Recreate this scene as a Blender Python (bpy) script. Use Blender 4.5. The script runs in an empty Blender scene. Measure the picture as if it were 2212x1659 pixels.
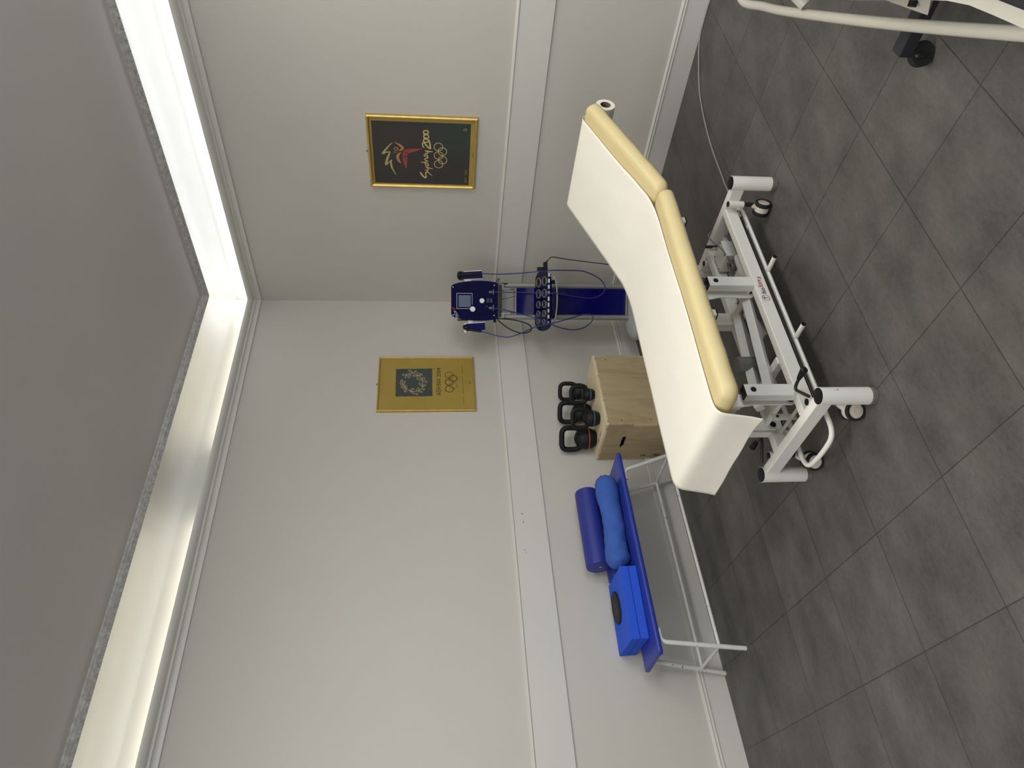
import bpy, bmesh, math, random
from mathutils import Vector, Matrix
random.seed(7)
sc = bpy.context.scene
COL = sc.collection
R = math.radians

# ------------------------------------------------------------------ camera
CAM = Vector((4.0329, -4.3686, 1.65))
YAW, PITCH, ROLL, FPX = -0.860753, -0.1137378, 0.004669, 1534.47
f_ = Vector((math.sin(YAW)*math.cos(PITCH), math.cos(YAW)*math.cos(PITCH), math.sin(PITCH)))
r0 = Vector((math.cos(YAW), -math.sin(YAW), 0))
d0 = f_.cross(r0)
right = r0*math.cos(ROLL) + d0*math.sin(ROLL)
down = -r0*math.sin(ROLL) + d0*math.cos(ROLL)
# the phone was held upright but the picture lies on its side: image right = down, image up = right
cam = bpy.data.cameras.new('camera')
cam.sensor_fit = 'HORIZONTAL'; cam.sensor_width = 36.0
cam.lens = FPX/2212*36.0
cam.clip_start = 0.05
co = bpy.data.objects.new('camera', cam); COL.objects.link(co)
m = Matrix((down, right, -f_)).transposed().to_4x4(); m.translation = CAM
co.matrix_world = m
sc.camera = co

# ------------------------------------------------------------------ colour management, world, daylight
sc.view_settings.view_transform = 'Standard'
sc.view_settings.look = 'None'
sc.view_settings.gamma = 1.0
sc.view_settings.use_curve_mapping = False
sc.view_settings.exposure = -0.11
sc.cycles.use_denoising = True
sc.cycles.max_bounces = 10
sc.cycles.diffuse_bounces = 6
sc.cycles.sample_clamp_indirect = 6.0
w = bpy.data.worlds.new('world'); sc.world = w; w.use_nodes = True
bg = w.node_tree.nodes['Background']
bg.inputs[0].default_value = (0.75, 0.86, 1.0, 1); bg.inputs[1].default_value = 1.0

def area(name, loc, target, sx, sy, power, col):
    l = bpy.data.lights.new(name, 'AREA'); l.shape = 'RECTANGLE'; l.size = sx; l.size_y = sy
    l.energy = power; l.color = col
    o = bpy.data.objects.new(name, l); COL.objects.link(o)
    o.location = loc
    dv = Vector(target)-Vector(loc)
    o.rotation_euler = dv.to_track_quat('-Z', 'Y').to_euler()
    return o
ROOM_X, ROOM_Y, CEIL = 6.6, -7.4, 3.225
# daylight through the window in the right hand wall and the glazed front behind the camera
area('window_daylight', (ROOM_X-0.02, -2.1, 1.75), (0, -2.3, 1.4), 2.6, 1.7, 78, (0.88, 0.93, 1.0))
area('shopfront_daylight', (3.6, ROOM_Y+0.02, 1.6), (3.2, 0, 1.3), 3.6, 2.2, 30, (0.93, 0.96, 1.0))
# fill lights added under the ceiling for stronger overhead light, outside the view
area('added_ceiling_fill', (3.55, -3.1, CEIL-0.03), (3.55, -3.1, 0), 1.2, 1.2, 38, (1.0, 0.97, 0.92))
area('added_ceiling_fill', (2.3, -4.3, CEIL-0.03), (2.3, -4.3, 0), 1.2, 1.2, 36, (1.0, 0.97, 0.92))
area('added_ceiling_fill', (3.95, -1.25, CEIL-0.03), (3.95, -1.25, 0), 1.2, 1.2, 33, (1.0, 0.97, 0.92))

# ------------------------------------------------------------------ materials
def lin(c):
    return tuple(((v/255)/12.92 if v/255 <= 0.04045 else ((v/255+0.055)/1.055)**2.4) for v in c)
def mat(name, col, rough=0.5, metal=0.0, var=0.06, scale=6.0, bump=0.0, bscale=60.0, spec=0.5, coat=0.0, stretch=None, srgb=True):
    m = bpy.data.materials.new(name); m.use_nodes = True
    nt = m.node_tree; b = nt.nodes['Principled BSDF']
    c = lin(col) if srgb else col
    tc = nt.nodes.new('ShaderNodeTexCoord'); mp = nt.nodes.new('ShaderNodeMapping')
    nt.links.new(tc.outputs['Object'], mp.inputs[0])
    if stretch: mp.inputs['Scale'].default_value = stretch
    n = nt.nodes.new('ShaderNodeTexNoise'); n.inputs['Scale'].default_value = scale; n.inputs['Detail'].default_value = 5
    nt.links.new(mp.outputs[0], n.inputs['Vector'])
    rp = nt.nodes.new('ShaderNodeValToRGB')
    rp.color_ramp.elements[0].position = 0.3; rp.color_ramp.elements[1].position = 0.7
    rp.color_ramp.elements[0].color = tuple(max(0, v*(1-var)) for v in c)+(1,)
    rp.color_ramp.elements[1].color = tuple(min(1, v*(1+var)) for v in c)+(1,)
    nt.links.new(n.outputs['Fac'], rp.inputs[0]); nt.links.new(rp.outputs[0], b.inputs['Base Color'])
    b.inputs['Roughness'].default_value = rough; b.inputs['Metallic'].default_value = metal
    b.inputs['Specular IOR Level'].default_value = spec
    b.inputs['Coat Weight'].default_value = coat; b.inputs['Coat Roughness'].default_value = 0.05
    if bump:
        n2 = nt.nodes.new('ShaderNodeTexNoise'); n2.inputs['Scale'].default_value = bscale; n2.inputs['Detail'].default_value = 3
        nt.links.new(mp.outputs[0], n2.inputs['Vector'])
        bp = nt.nodes.new('ShaderNodeBump'); bp.inputs['Strength'].default_value = bump; bp.inputs['Distance'].default_value = 0.01
        nt.links.new(n2.outputs['Fac'], bp.inputs['Height']); nt.links.new(bp.outputs[0], b.inputs['Normal'])
    return m
def emit(name, col, strength):
    m = bpy.data.materials.new(name); m.use_nodes = True
    nt = m.node_tree; nt.nodes.remove(nt.nodes['Principled BSDF'])
    e = nt.nodes.new('ShaderNodeEmission'); e.inputs[0].default_value = col+(1,); e.inputs[1].default_value = strength
    nt.links.new(e.outputs[0], nt.nodes['Material Output'].inputs[0]); return m
def glass_pane(name, tint=(1, 1, 1), ior=1.45, rough=0.02):
    m = bpy.data.materials.new(name); m.use_nodes = True
    nt = m.node_tree; nt.nodes.remove(nt.nodes['Principled BSDF'])
    t = nt.nodes.new('ShaderNodeBsdfTransparent'); t.inputs[0].default_value = tint+(1,)
    g = nt.nodes.new('ShaderNodeBsdfGlossy'); g.inputs['Roughness'].default_value = rough
    f0 = nt.nodes.new('ShaderNodeFresnel'); f0.inputs[0].default_value = ior
    ge = nt.nodes.new('ShaderNodeNewGeometry'); fr = nt.nodes.new('ShaderNodeMath'); fr.operation = 'MULTIPLY'
    iv = nt.nodes.new('ShaderNodeMath'); iv.operation = 'SUBTRACT'; iv.inputs[0].default_value = 1.0
    nt.links.new(ge.outputs['Backfacing'], iv.inputs[1]); nt.links.new(f0.outputs[0], fr.inputs[0]); nt.links.new(iv.outputs[0], fr.inputs[1])
    mx = nt.nodes.new('ShaderNodeMixShader')
    nt.links.new(fr.outputs[0], mx.inputs[0]); nt.links.new(t.outputs[0], mx.inputs[1]); nt.links.new(g.outputs[0], mx.inputs[2])
    nt.links.new(mx.outputs[0], nt.nodes['Material Output'].inputs[0]); return m

def chipped(m, lo=0.66, hi=0.70, scale=55.0, dark=(0.05, 0.05, 0.05), stretch=(1, 1, 1)):
    """small knocks through the paint"""
    nt = m.node_tree; b = nt.nodes['Principled BSDF']; src = b.inputs['Base Color'].links[0].from_socket
    tc = nt.nodes.new('ShaderNodeTexCoord'); mp = nt.nodes.new('ShaderNodeMapping'); mp.inputs['Scale'].default_value = stretch
    nt.links.new(tc.outputs['Object'], mp.inputs[0])
    n = nt.nodes.new('ShaderNodeTexNoise'); n.inputs['Scale'].default_value = scale; n.inputs['Detail'].default_value = 4; n.inputs['Distortion'].default_value = 0.6
    nt.links.new(mp.outputs[0], n.inputs['Vector'])
    r = nt.nodes.new('ShaderNodeMapRange'); r.inputs[1].default_value = lo; r.inputs[2].default_value = hi
    nt.links.new(n.outputs['Fac'], r.inputs[0])
    mx = nt.nodes.new('ShaderNodeMix'); mx.data_type = 'RGBA'; nt.links.new(r.outputs[0], mx.inputs[0])
    nt.links.new(src, mx.inputs[6]); mx.inputs[7].default_value = dark+(1,); nt.links.new(mx.outputs[2], b.inputs['Base Color'])
    return m

# ------------------------------------------------------------------ mesh helpers
def BM(): return bmesh.new()
def add_box(bm, c, s, rot=None, bevel=0.0, seg=2):
    r = bmesh.ops.create_cube(bm, size=1.0)
    vs = r['verts']
    M = Matrix.Diagonal((s[0], s[1], s[2], 1))
    if rot is not None: M = rot.to_4x4() @ M
    M = Matrix.Translation(c) @ M
    bmesh.ops.transform(bm, matrix=M, verts=vs)
    if bevel:
        es = set(e for v in vs for e in v.link_edges)
        bmesh.ops.bevel(bm, geom=list(es), offset=bevel, segments=seg, profile=0.5, affect='EDGES')
def add_cyl(bm, p0, p1, r, r2=None, seg=20, cap=True):
    p0 = Vector(p0); p1 = Vector(p1); d = p1-p0
    res = bmesh.ops.create_cone(bm, cap_ends=cap, segments=seg, radius1=r, radius2=(r if r2 is None else r2), depth=d.length)
    q = d.to_track_quat('Z', 'Y')
    bmesh.ops.transform(bm, matrix=Matrix.Translation((p0+p1)/2) @ q.to_matrix().to_4x4(), verts=res['verts'])
def fillet(pts, rad, n=6, closed=False):
    P = [Vector(p) for p in pts]; out = []
    N = len(P)
    for i in range(N):
        if not closed and i in (0, N-1): out.append(P[i]); continue
        a = P[(i-1) % N]; b = P[i]; c = P[(i+1) % N]
        u = (a-b); v = (c-b)
        t = min(rad, u.length*0.45, v.length*0.45)
        s = b+u.normalized()*t; e = b+v.normalized()*t
        for k in range(n+1):
            x = k/n
            out.append((1-x)**2*s + 2*x*(1-x)*b + x*x*e)
    return out
def smooth(pts, n=6, closed=False):
    P = [Vector(p) for p in pts]; N = len(P); out = []
    rng = range(N) if closed else range(N-1)
    for i in rng:
        if closed: p0, p1, p2, p3 = P[(i-1) % N], P[i], P[(i+1) % N], P[(i+2) % N]
        else: p0, p1, p2, p3 = P[max(i-1, 0)], P[i], P[i+1], P[min(i+2, N-1)]
        for k in range(n):
            t = k/n
            out.append(0.5*((2*p1)+(p2-p0)*t+(2*p0-5*p1+4*p2-p3)*t*t+(3*p1-p0-3*p2+p3)*t**3))
    if not closed: out.append(P[-1])
    return out
def add_tube(bm, pts, r, seg=12, closed=False, radii=None, sq=1.0):
    P = [Vector(p) for p in pts]; N = len(P)
    rings = []; up = None
    for i in range(N):
        if closed: t = P[(i+1) % N]-P[(i-1) % N]
        else: t = P[min(i+1, N-1)]-P[max(i-1, 0)]
        t.normalize()
        if up is None:
            up = Vector((0, 0, 1)) if abs(t.z) < 0.9 else Vector((1, 0, 0))
        up = (up - t*up.dot(t)).normalized()
        b = t.cross(up)
        rr = radii[i] if radii else r
        rings.append([bm.verts.new(P[i]+(up*math.cos(2*math.pi*k/seg)+b*math.sin(2*math.pi*k/seg)*sq)*rr) for k in range(seg)])
    for i in range(N if closed else N-1):
        A = rings[i]; B = rings[(i+1) % N]
        off = 0
        if closed and i == N-1:
            off = min(range(seg), key=lambda o: (A[0].co-B[o].co).length)
        for k in range(seg):
            bm.faces.new((A[k], A[(k+1) % seg], B[(k+1+off) % seg], B[(k+off) % seg]))
    if not closed:
        bm.faces.new(rings[0][::-1]); bm.faces.new(rings[-1])
def add_lathe(bm, prof, M=None, seg=32):
    rings = []
    for (r, z) in prof:
        if r < 1e-6: rings.append([bm.verts.new((0, 0, z))])
        else: rings.append([bm.verts.new((r*math.cos(2*math.pi*k/seg), r*math.sin(2*math.pi*k/seg), z)) for k in range(seg)])
    for A, B in zip(rings, rings[1:]):
        for k in range(seg):
            k2 = (k+1) % seg
            if len(A) == 1 and len(B) == 1: continue
            if len(A) == 1: bm.faces.new((A[0], B[k2], B[k]))
            elif len(B) == 1: bm.faces.new((A[k], A[k2], B[0]))
            else: bm.faces.new((A[k], A[k2], B[k2], B[k]))
    if M is not None:
        bmesh.ops.transform(bm, matrix=M, verts=[v for rg in rings for v in rg])
def add_prism(bm, poly, a, b, axis=1):
    """extrude a 2D polygon (two remaining axes in order) from a to b along axis"""
    def P(u, v, t):
        return [(t, u, v), (u, t, v), (u, v, t)][axis]
    A = [bm.verts.new(P(u, v, a)) for u, v in poly]; B = [bm.verts.new(P(u, v, b)) for u, v in poly]
    n = len(poly)
    bm.faces.new(A); bm.faces.new(B[::-1])
    for i in range(n): bm.faces.new((A[i], B[i], B[(i+1) % n], A[(i+1) % n]))
def add_ribbon(bm, pts, y, wscale=1.0, n=6, closed=False, width=None, caps=True):
    """flat printed stroke in the x-z plane; pts (x,z,w)"""
    P = [Vector((p[0], p[1], (p[2] if width is None else width))) for p in pts]
    S = smooth(P, n, closed) if len(P) > 2 else P
    L = []; N = len(S)
    for i in range(N):
        a = S[(i-1) % N] if closed else S[max(i-1, 0)]; b = S[(i+1) % N] if closed else S[min(i+1, N-1)]
        t = Vector((b.x-a.x, b.y-a.y)); 
        if t.length < 1e-9: t = Vector((1, 0))
        t.normalize(); nn = Vector((-t.y, t.x)); h = max(S[i].z, 1e-4)*wscale/2
        L.append((bm.verts.new((S[i].x+nn.x*h, y, S[i].y+nn.y*h)), bm.verts.new((S[i].x-nn.x*h, y, S[i].y-nn.y*h))))
    for i in range(N if closed else N-1):
        A = L[i]; B = L[(i+1) % N]
        bm.faces.new((A[0], A[1], B[1], B[0]))
def add_strokes(bm, pts, y):
    """straight brush strokes with round joints, each a hair above the last"""
    for i in range(len(pts)-1):
        (x0, z0, w0), (x1, z1, w1) = pts[i], pts[i+1]
        t = Vector((x1-x0, z1-z0)).normalized(); n = Vector((-t.y, t.x)); yy = y-0.00004*i
        bm.faces.new([bm.verts.new(v) for v in ((x0+n.x*w0/2, yy, z0+n.y*w0/2), (x0-n.x*w0/2, yy, z0-n.y*w0/2), (x1-n.x*w1/2, yy, z1-n.y*w1/2), (x1+n.x*w1/2, yy, z1+n.y*w1/2))])
        if i+2 < len(pts): add_disc(bm, x1, z1, w1/2, yy-0.00002, 14)
def add_ring(bm, cx, cz, rx, rz, wd, y, n=28):
    add_ribbon(bm, [(cx+rx*math.cos(2*math.pi*k/n), cz+rz*math.sin(2*math.pi*k/n)) for k in range(n)], y, n=1, closed=True, width=wd)
def add_disc(bm, cx, cz, r, y, n=20):
    bm.faces.new([bm.verts.new((cx+r*math.cos(2*math.pi*k/n), y, cz+r*math.sin(2*math.pi*k/n))) for k in range(n)])

def obj(name, bm, material, parent=None, smooth_angle=35, recalc=True):
    if recalc: bmesh.ops.recalc_face_normals(bm, faces=bm.faces)
    me = bpy.data.meshes.new(name); bm.to_mesh(me); bm.free()
    for p in me.polygons: p.use_smooth = True
    if smooth_angle is not None: me.set_sharp_from_angle(angle=R(smooth_angle))
    me.materials.append(material)
    o = bpy.data.objects.new(name, me); COL.objects.link(o)
    if parent: o.parent = parent
    if len(me.polygons) < 3000:
        wn = o.modifiers.new('weighted', 'WEIGHTED_NORMAL'); wn.keep_sharp = True
    return o
def tag(o, label, cat, group=None):
    o['label'] = label; o['category'] = cat
    if group: o['group'] = group
    return o
def thing(name, label, cat, loc=(0, 0, 0), rz=0.0, group=None):
    o = bpy.data.objects.new(name, None); COL.objects.link(o); o.empty_display_size = 0.1
    o.location = loc; o.rotation_euler = (0, 0, rz)
    return tag(o, label, cat, group)
def struct(name, bm, material, sa=35):
    o = obj(name, bm, material, None, sa); o['kind'] = 'structure'; return o
def text(name, s, size, material, parent, M, bold=0.0, extrude=0.0, shear=0.0, label=None, align='LEFT', sx=1.0):
    cu = bpy.data.curves.new(name, 'FONT'); cu.body = s; cu.size = size; cu.extrude = extrude; cu.shear = shear
    cu.offset = bold; cu.align_x = align; cu.resolution_u = 3
    t = bpy.data.objects.new(name, cu); COL.objects.link(t)
    dg = bpy.context.evaluated_depsgraph_get()
    me = bpy.data.meshes.new_from_object(t.evaluated_get(dg))
    bpy.data.objects.remove(t); bpy.data.curves.remove(cu)
    me.name = name; me.transform(M @ Matrix.Diagonal((sx, 1, 1, 1))); me.materials.clear(); me.materials.append(material)
    o = bpy.data.objects.new(name, me); COL.objects.link(o); o.parent = parent
    if label: o['label'] = label
    return o
FRONT = Matrix.Rotation(R(90), 4, 'X')        # text plane xy -> xz, facing -y
# ------------------------------------------------------------------ room shell
M_wall = mat('satin wall paint', (196, 192, 183), rough=0.45, var=0.015, scale=1.2, bump=0.02, bscale=220)
M_band = mat('gloss rail paint', (206, 204, 196), rough=0.35, var=0.012, scale=1.5)
M_trimw = mat('white moulding paint', (214, 212, 203), rough=0.4, var=0.02)
M_cove = mat('white cove paint', (227, 226, 221), rough=0.38, var=0.02, scale=3)
M_ceil = mat('grey stretched ceiling', (186, 183, 178), rough=0.42, var=0.03, scale=0.9)
M_carve = mat('carved grey frieze', (186, 184, 178), rough=0.6, var=0.25, scale=40)

def tile_floor():
    m = bpy.data.materials.new('dark grey porcelain tiles'); m.use_nodes = True
    nt = m.node_tree; b = nt.nodes['Principled BSDF']; L = nt.links.new
    tc = nt.nodes.new('ShaderNodeTexCoord')
    br = nt.nodes.new('ShaderNodeTexBrick'); br.offset = 0.0; br.squash = 1.0
    br.inputs['Scale'].default_value = 1.0; br.inputs['Mortar Size'].default_value = 0.0022
    br.inputs['Mortar Smooth'].default_value = 0.25
    br.inputs['Brick Width'].default_value = 0.42941; br.inputs['Row Height'].default_value = 0.42941
    br.inputs['Color1'].default_value = (1, 1, 1, 1); br.inputs['Color2'].default_value = (0.86, 0.86, 0.86, 1)
    br.inputs['Mortar'].default_value = (0.42, 0.39, 0.34, 1); br.inputs['Bias'].default_value = 0.2
    L(tc.outputs['Object'], br.inputs['Vector'])
    n1 = nt.nodes.new('ShaderNodeTexNoise'); n1.inputs['Scale'].default_value = 3.2; n1.inputs['Detail'].default_value = 6; n1.inputs['Roughness'].default_value = 0.62
    mp = nt.nodes.new('ShaderNodeMapping'); mp.inputs['Scale'].default_value = (1.0, 1.7, 1.0)
    L(tc.outputs['Object'], mp.inputs[0]); L(mp.outputs[0], n1.inputs['Vector'])
    n2 = nt.nodes.new('ShaderNodeTexNoise'); n2.inputs['Scale'].default_value = 38; n2.inputs['Detail'].default_value = 6; n2.inputs['Roughness'].default_value = 0.7
    L(mp.outputs[0], n2.inputs['Vector'])
    a = nt.nodes.new('ShaderNodeMath'); a.operation = 'MULTIPLY_ADD'; a.inputs[1].default_value = 0.48
    L(n2.outputs['Fac'], a.inputs[0]); L(n1.outputs['Fac'], a.inputs[2])
    n3 = nt.nodes.new('ShaderNodeTexNoise'); n3.inputs['Scale'].default_value = 170; n3.inputs['Detail'].default_value = 4; n3.inputs['Roughness'].default_value = 0.75
    L(mp.outputs[0], n3.inputs['Vector'])
    a2 = nt.nodes.new('ShaderNodeMath'); a2.operation = 'MULTIPLY_ADD'; a2.inputs[1].default_value = 0.42; L(n3.outputs['Fac'], a2.inputs[0]); L(a.outputs[0], a2.inputs[2])
    rp = nt.nodes.new('ShaderNodeValToRGB')
    rp.color_ramp.elements[0].position = 0.35; rp.color_ramp.elements[0].color = lin((60, 58, 55))+(1,)
    rp.color_ramp.elements[1].position = 0.72; rp.color_ramp.elements[1].color = lin((109, 106, 101))+(1,)
    a3 = nt.nodes.new('ShaderNodeMath'); a3.operation = 'MULTIPLY'; a3.inputs[1].default_value = 0.55; L(a2.outputs[0], a3.inputs[0]); L(a3.outputs[0], rp.inputs[0])
    mx = nt.nodes.new('ShaderNodeMix'); mx.data_type = 'RGBA'; mx.blend_type = 'MULTIPLY'; mx.inputs[0].default_value = 1.0
    L(rp.outputs[0], mx.inputs[6]); L(br.outputs['Color'], mx.inputs[7]); L(mx.outputs[2], b.inputs['Base Color'])
    b.inputs['Roughness'].default_value = 0.42; b.inputs['Specular IOR Level'].default_value = 0.35
    bp = nt.nodes.new('ShaderNodeBump'); bp.inputs['Strength'].default_value = 0.5; bp.inputs['Distance'].default_value = 0.002; bp.invert = True
    L(br.outputs['Fac'], bp.inputs['Height'])
    bp2 = nt.nodes.new('ShaderNodeBump'); bp2.inputs['Strength'].default_value = 0.05; bp2.inputs['Distance'].default_value = 0.004
    L(n2.outputs['Fac'], bp2.inputs['Height']); L(bp.outputs[0], bp2.inputs['Normal']); L(bp2.outputs[0], b.inputs['Normal'])
    return m
TH = -1.636713; TO = Vector((2.353351, -1.066859, 0))
bm = BM()
Mi = (Matrix.Translation(TO) @ Matrix.Rotation(TH, 4, 'Z')).inverted()
add_box(bm, ((ROOM_X)/2, ROOM_Y/2, -0.05), (ROOM_X+0.2, -ROOM_Y+0.2, 0.1))
bmesh.ops.transform(bm, matrix=Mi, verts=bm.verts)
fl = struct('floor', bm, tile_floor()); fl.location = TO; fl.rotation_euler = (0, 0, TH)

WT = 3.5
bm = BM(); add_box(bm, (-0.06, ROOM_Y/2, WT/2), (0.12, -ROOM_Y+0.24, WT)); struct('wall_left', bm, M_wall)
bm = BM(); add_box(bm, (ROOM_X/2+0.06, 0.06, WT/2), (ROOM_X+0.12, 0.12, WT)); struct('wall_back', bm, M_wall)
def wall_with_hole(name, p0, p1, h0, h1, z0, z1, horizontal):
    """wall along an axis from p0 to p1 with an opening h0..h1, z0..z1"""
    bm = BM()
    def seg(a, b, za, zb):
        if horizontal: add_box(bm, ((a+b)/2, ROOM_Y-0.06, (za+zb)/2), (b-a, 0.12, zb-za))
        else: add_box(bm, (ROOM_X+0.06, (a+b)/2, (za+zb)/2), (0.12, b-a, zb-za))
    seg(p0, h0, 0, WT); seg(h1, p1, 0, WT); seg(h0, h1, 0, z0) if z0 > 0 else None; seg(h0, h1, z1, WT)
    struct(name, bm, M_wall)
wall_with_hole('wall_right', ROOM_Y, 0, -3.45, -0.75, 0.9, 2.65, False)
wall_with_hole('wall_front', 0, ROOM_X, 1.75, 5.45, 0.45, 2.75, True)
M_alu = mat('grey window aluminium', (150, 150, 150), rough=0.4, metal=0.6)
M_glass = glass_pane('window glass')
def window(name, horizontal, h0, h1, z0, z1):
    bm = BM(); t = 0.05
    def bar(a, b, za, zb):
        if horizontal: add_box(bm, ((a+b)/2, ROOM_Y-0.06, (za+zb)/2), (b-a, 0.06, zb-za))
        else: add_box(bm, (ROOM_X+0.06, (a+b)/2, (za+zb)/2), (0.06, b-a, zb-za))
    bar(h0, h1, z0, z0+t); bar(h0, h1, z1-t, z1)
    for k in range(4):
        x = h0+(h1-h0-t)*k/3; bar(x, x+t, z0+t, z1-t)
    o = struct(name, bm, M_alu)
    bm = BM()
    if horizontal: add_box(bm, ((h0+h1)/2, ROOM_Y-0.06, (z0+z1)/2), (h1-h0-0.02, 0.006, z1-z0-0.02))
    else: add_box(bm, (ROOM_X+0.06, (h0+h1)/2, (z0+z1)/2), (0.006, h1-h0-0.02, z1-z0-0.02))
    obj('pane', bm, M_glass, o)
window('window_1', False, -3.45, -0.75, 0.9, 2.65)
window('window_2', True, 1.75, 5.45, 0.45, 2.75)

def sweep(bm, prof, wall, start=None):
    """sweep a (distance, height) profile along the left or back wall, mitred in the corner"""
    def P(d, z, end):
        if wall == 'left': return (d, (-d if not end else ROOM_Y), z)
        return ((d if not end else ROOM_X), -d, z)
    A = [bm.verts.new(P(d, z, 0)) for d, z in prof]; B = [bm.verts.new(P(d, z, 1)) for d, z in prof]
    for i in range(len(prof)-1): bm.faces.new((A[i], A[i+1], B[i+1], B[i]))
WALLS = ('left', 'back')
for i, wname in enumerate(WALLS):
    bm = BM(); sweep(bm, [(0, 0), (0.014, 0), (0.014, 0.126), (0.020, 0.130), (0.020, 0.135), (0.012, 0.140), (0.010, 0.142), (0.017, 0.146), (0.017, 0.150), (0.004, 0.159), (0, 0.159)], wname)
    struct('baseboard_'+wname, bm, M_band, 25)
    bm = BM(); sweep(bm, [(0, 0.912), (0.013, 0.9147), (0.013, 1.121), (0.018, 1.124), (0.020, 1.128), (0.018, 1.132), (0.004, 1.142), (0, 1.142)], wname)
    struct('trim_%d' % (1+i), bm, M_band, 25)
    bm = BM(); pr = [(0, 3.003), (0.009, 3.003), (0.010, 2.997), (0.017, 2.996), (0.019, 3.000), (0.0195, 3.009), (0.022, 3.017), (0.028, 3.0235), (0.038, 3.0275), (0.050, 3.029), (0.051, 3.0265), (0.0545, 3.0265), (0.0555, 3.033), (0.050, 3.036), (0.054, 3.040), (0.070, 3.0425), (0.072, 3.040)]
    pr += [(0.074+0.041*math.sin(a), 3.0685-0.0275*math.cos(a)) for a in [R(k*9) for k in range(11)]]
    pr += [(0.114, 3.0695), (0.100, 3.069), (0.098, 3.050), (0.0, 3.050)]
    sweep(bm, pr, wname); struct('trim_%d' % (3+i), bm, M_trimw, 30)
    bm = BM(); pr = [(0, 3.04), (0, 3.17), (0.006, 3.215), (0.02, 3.25), (0.045, 3.285), (0.08, 3.315), (0.13, 3.338), (0.2, 3.352), (0.3, 3.358), (0.42, 3.356), (0.485, 3.35), (0.486, 3.2)]
    pp = []
    for a, b in zip(smooth([(d, z, 0) for d, z in pr[:-1]], 5), range(10000)): pp.append((max(a.x, 0.002), a.y))
    sweep(bm, pp+[(0.486, 3.2)], wname); struct('trim_%d' % (5+i), bm, M_cove, 60)
    # carved frieze along the edge of the ceiling tray
    bm = BM(); sweep(bm, [(0.484, 3.23), (0.486, 3.199), (0.492, 3.197), (0.520, 3.2085), (0.523, 3.2055), (0.527, 3.2105), (0.531, 3.2085), (0.535, 3.214), (0.542, 3.216), (0.546, 3.226)], wname)
    n = 110
    for k in range(n):
        s = 0.55+k*0.055
        for da, db, ds in ((0.494, 0.516, 0.022), (0.497, 0.508, -0.012)):
            q = 0.006
            def PP(d, z, t): return (d, -t, z) if wname == 'left' else (t, -d, z)
            zb = lambda d: 3.197+(d-0.492)*0.41
            a1 = PP(da, zb(da)-0.001, s); a2 = PP(da, zb(da)-0.001, s+q); b1 = PP(db, zb(db)-0.001, s+ds+q*2); b2 = PP(db, zb(db)-0.001, s+ds)
            tpd = (da+db)/2; tp = PP(tpd, zb(tpd)-0.007, s+ds/2+q*0.7)
            vs = [bm.verts.new(v) for v in (a1, a2, b1, b2)]; v5 = bm.verts.new(tp)
            for j in range(4): bm.faces.new((vs[j], vs[(j+1) % 4], v5))
    struct('trim_%d' % (7+i), bm, M_carve, 20)
bm = BM(); add_box(bm, ((0.53+ROOM_X)/2, (ROOM_Y-0.53)/2, CEIL+0.03), (ROOM_X-0.53, -ROOM_Y-0.53, 0.06)); struct('ceiling', bm, M_ceil)
bm = BM(); add_box(bm, (ROOM_X/2, ROOM_Y/2, 3.53), (ROOM_X+0.3, -ROOM_Y+0.3, 0.06)); struct('ceiling_slab', bm, M_ceil)

# LED tape lying in the gutter of the cornice
E_cool = emit('cool LED tape', (0.90, 0.93, 1.0), 26)
E_warm = emit('warm LED tape', (1.0, 0.95, 0.80), 11)
def tape(name, wname, s0, s1, material):
    bm = BM()
    if wname == 'left': add_box(bm, (0.062, -(s0+s1)/2, 3.056), (0.016, s1-s0, 0.006))
    else: add_box(bm, ((s0+s1)/2, -0.062, 3.056), (s1-s0, 0.016, 0.006))
    o = obj(name, bm, material); o['kind'] = 'structure'
tape('trim_9', 'back', 0.05, 6.4, E_cool)
tape('trim_10', 'left', 0.09, 1.45, E_warm)
tape('trim_11', 'left', 2.0, 7.2, E_warm)

# old knocks in the paint of the left hand rail and wall
M_scuff = mat('grey scuff mark', (96, 94, 90), rough=0.8, var=0.2)
for (yy, zz, ln, hh, ang) in ((-2.025, 1.066, 0.012, 0.006, 20), (-2.086, 1.063, 0.016, 0.004, -10), (-2.283, 1.071, 0.010, 0.004, 30), (-2.30, 1.064, 0.006, 0.004, 0)):
    bm = BM(); add_box(bm, (0, 0, 0), (0.0006, ln, hh), Matrix.Rotation(R(ang), 3, 'X'), 0.0002, 1); o = obj('scuff', bm, M_scuff, bpy.data.objects['trim_1']); o.location = (0.0131, yy, zz)

# glowing panels added to house the ceiling fill lights, outside this view
M_fillf = mat('white fill panel frame', (230, 230, 226), rough=0.4, var=0.01)
M_filld = emit('fill panel glow', (1.0, 0.97, 0.92), 1.5)
for (lx_, ly_, lab) in ((3.55, -3.1, 'square added fill light panel over the open floor in front of the treatment table'), (3.95, -1.25, 'square added fill light panel nearest the right hand wall'), (2.3, -4.3, 'square added fill light panel over the near end of the room')):
    q = thing('added_fill_panel', lab, 'added fill light', (lx_, ly_, CEIL), 0, 'added ceiling fill panels')
    for (cx, cy, sx, sy) in ((0, 0.61, 1.26, 0.03), (0, -0.61, 1.26, 0.03), (0.61, 0, 0.03, 1.19), (-0.61, 0, 0.03, 1.19)):
        bm = BM(); add_box(bm, (cx, cy, -0.006), (sx, sy, 0.014)); obj('frame', bm, M_fillf, q)
    bm = BM(); add_box(bm, (0, 0, -0.004), (1.19, 1.19, 0.006)); obj('diffuser', bm, M_filld, q)
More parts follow.
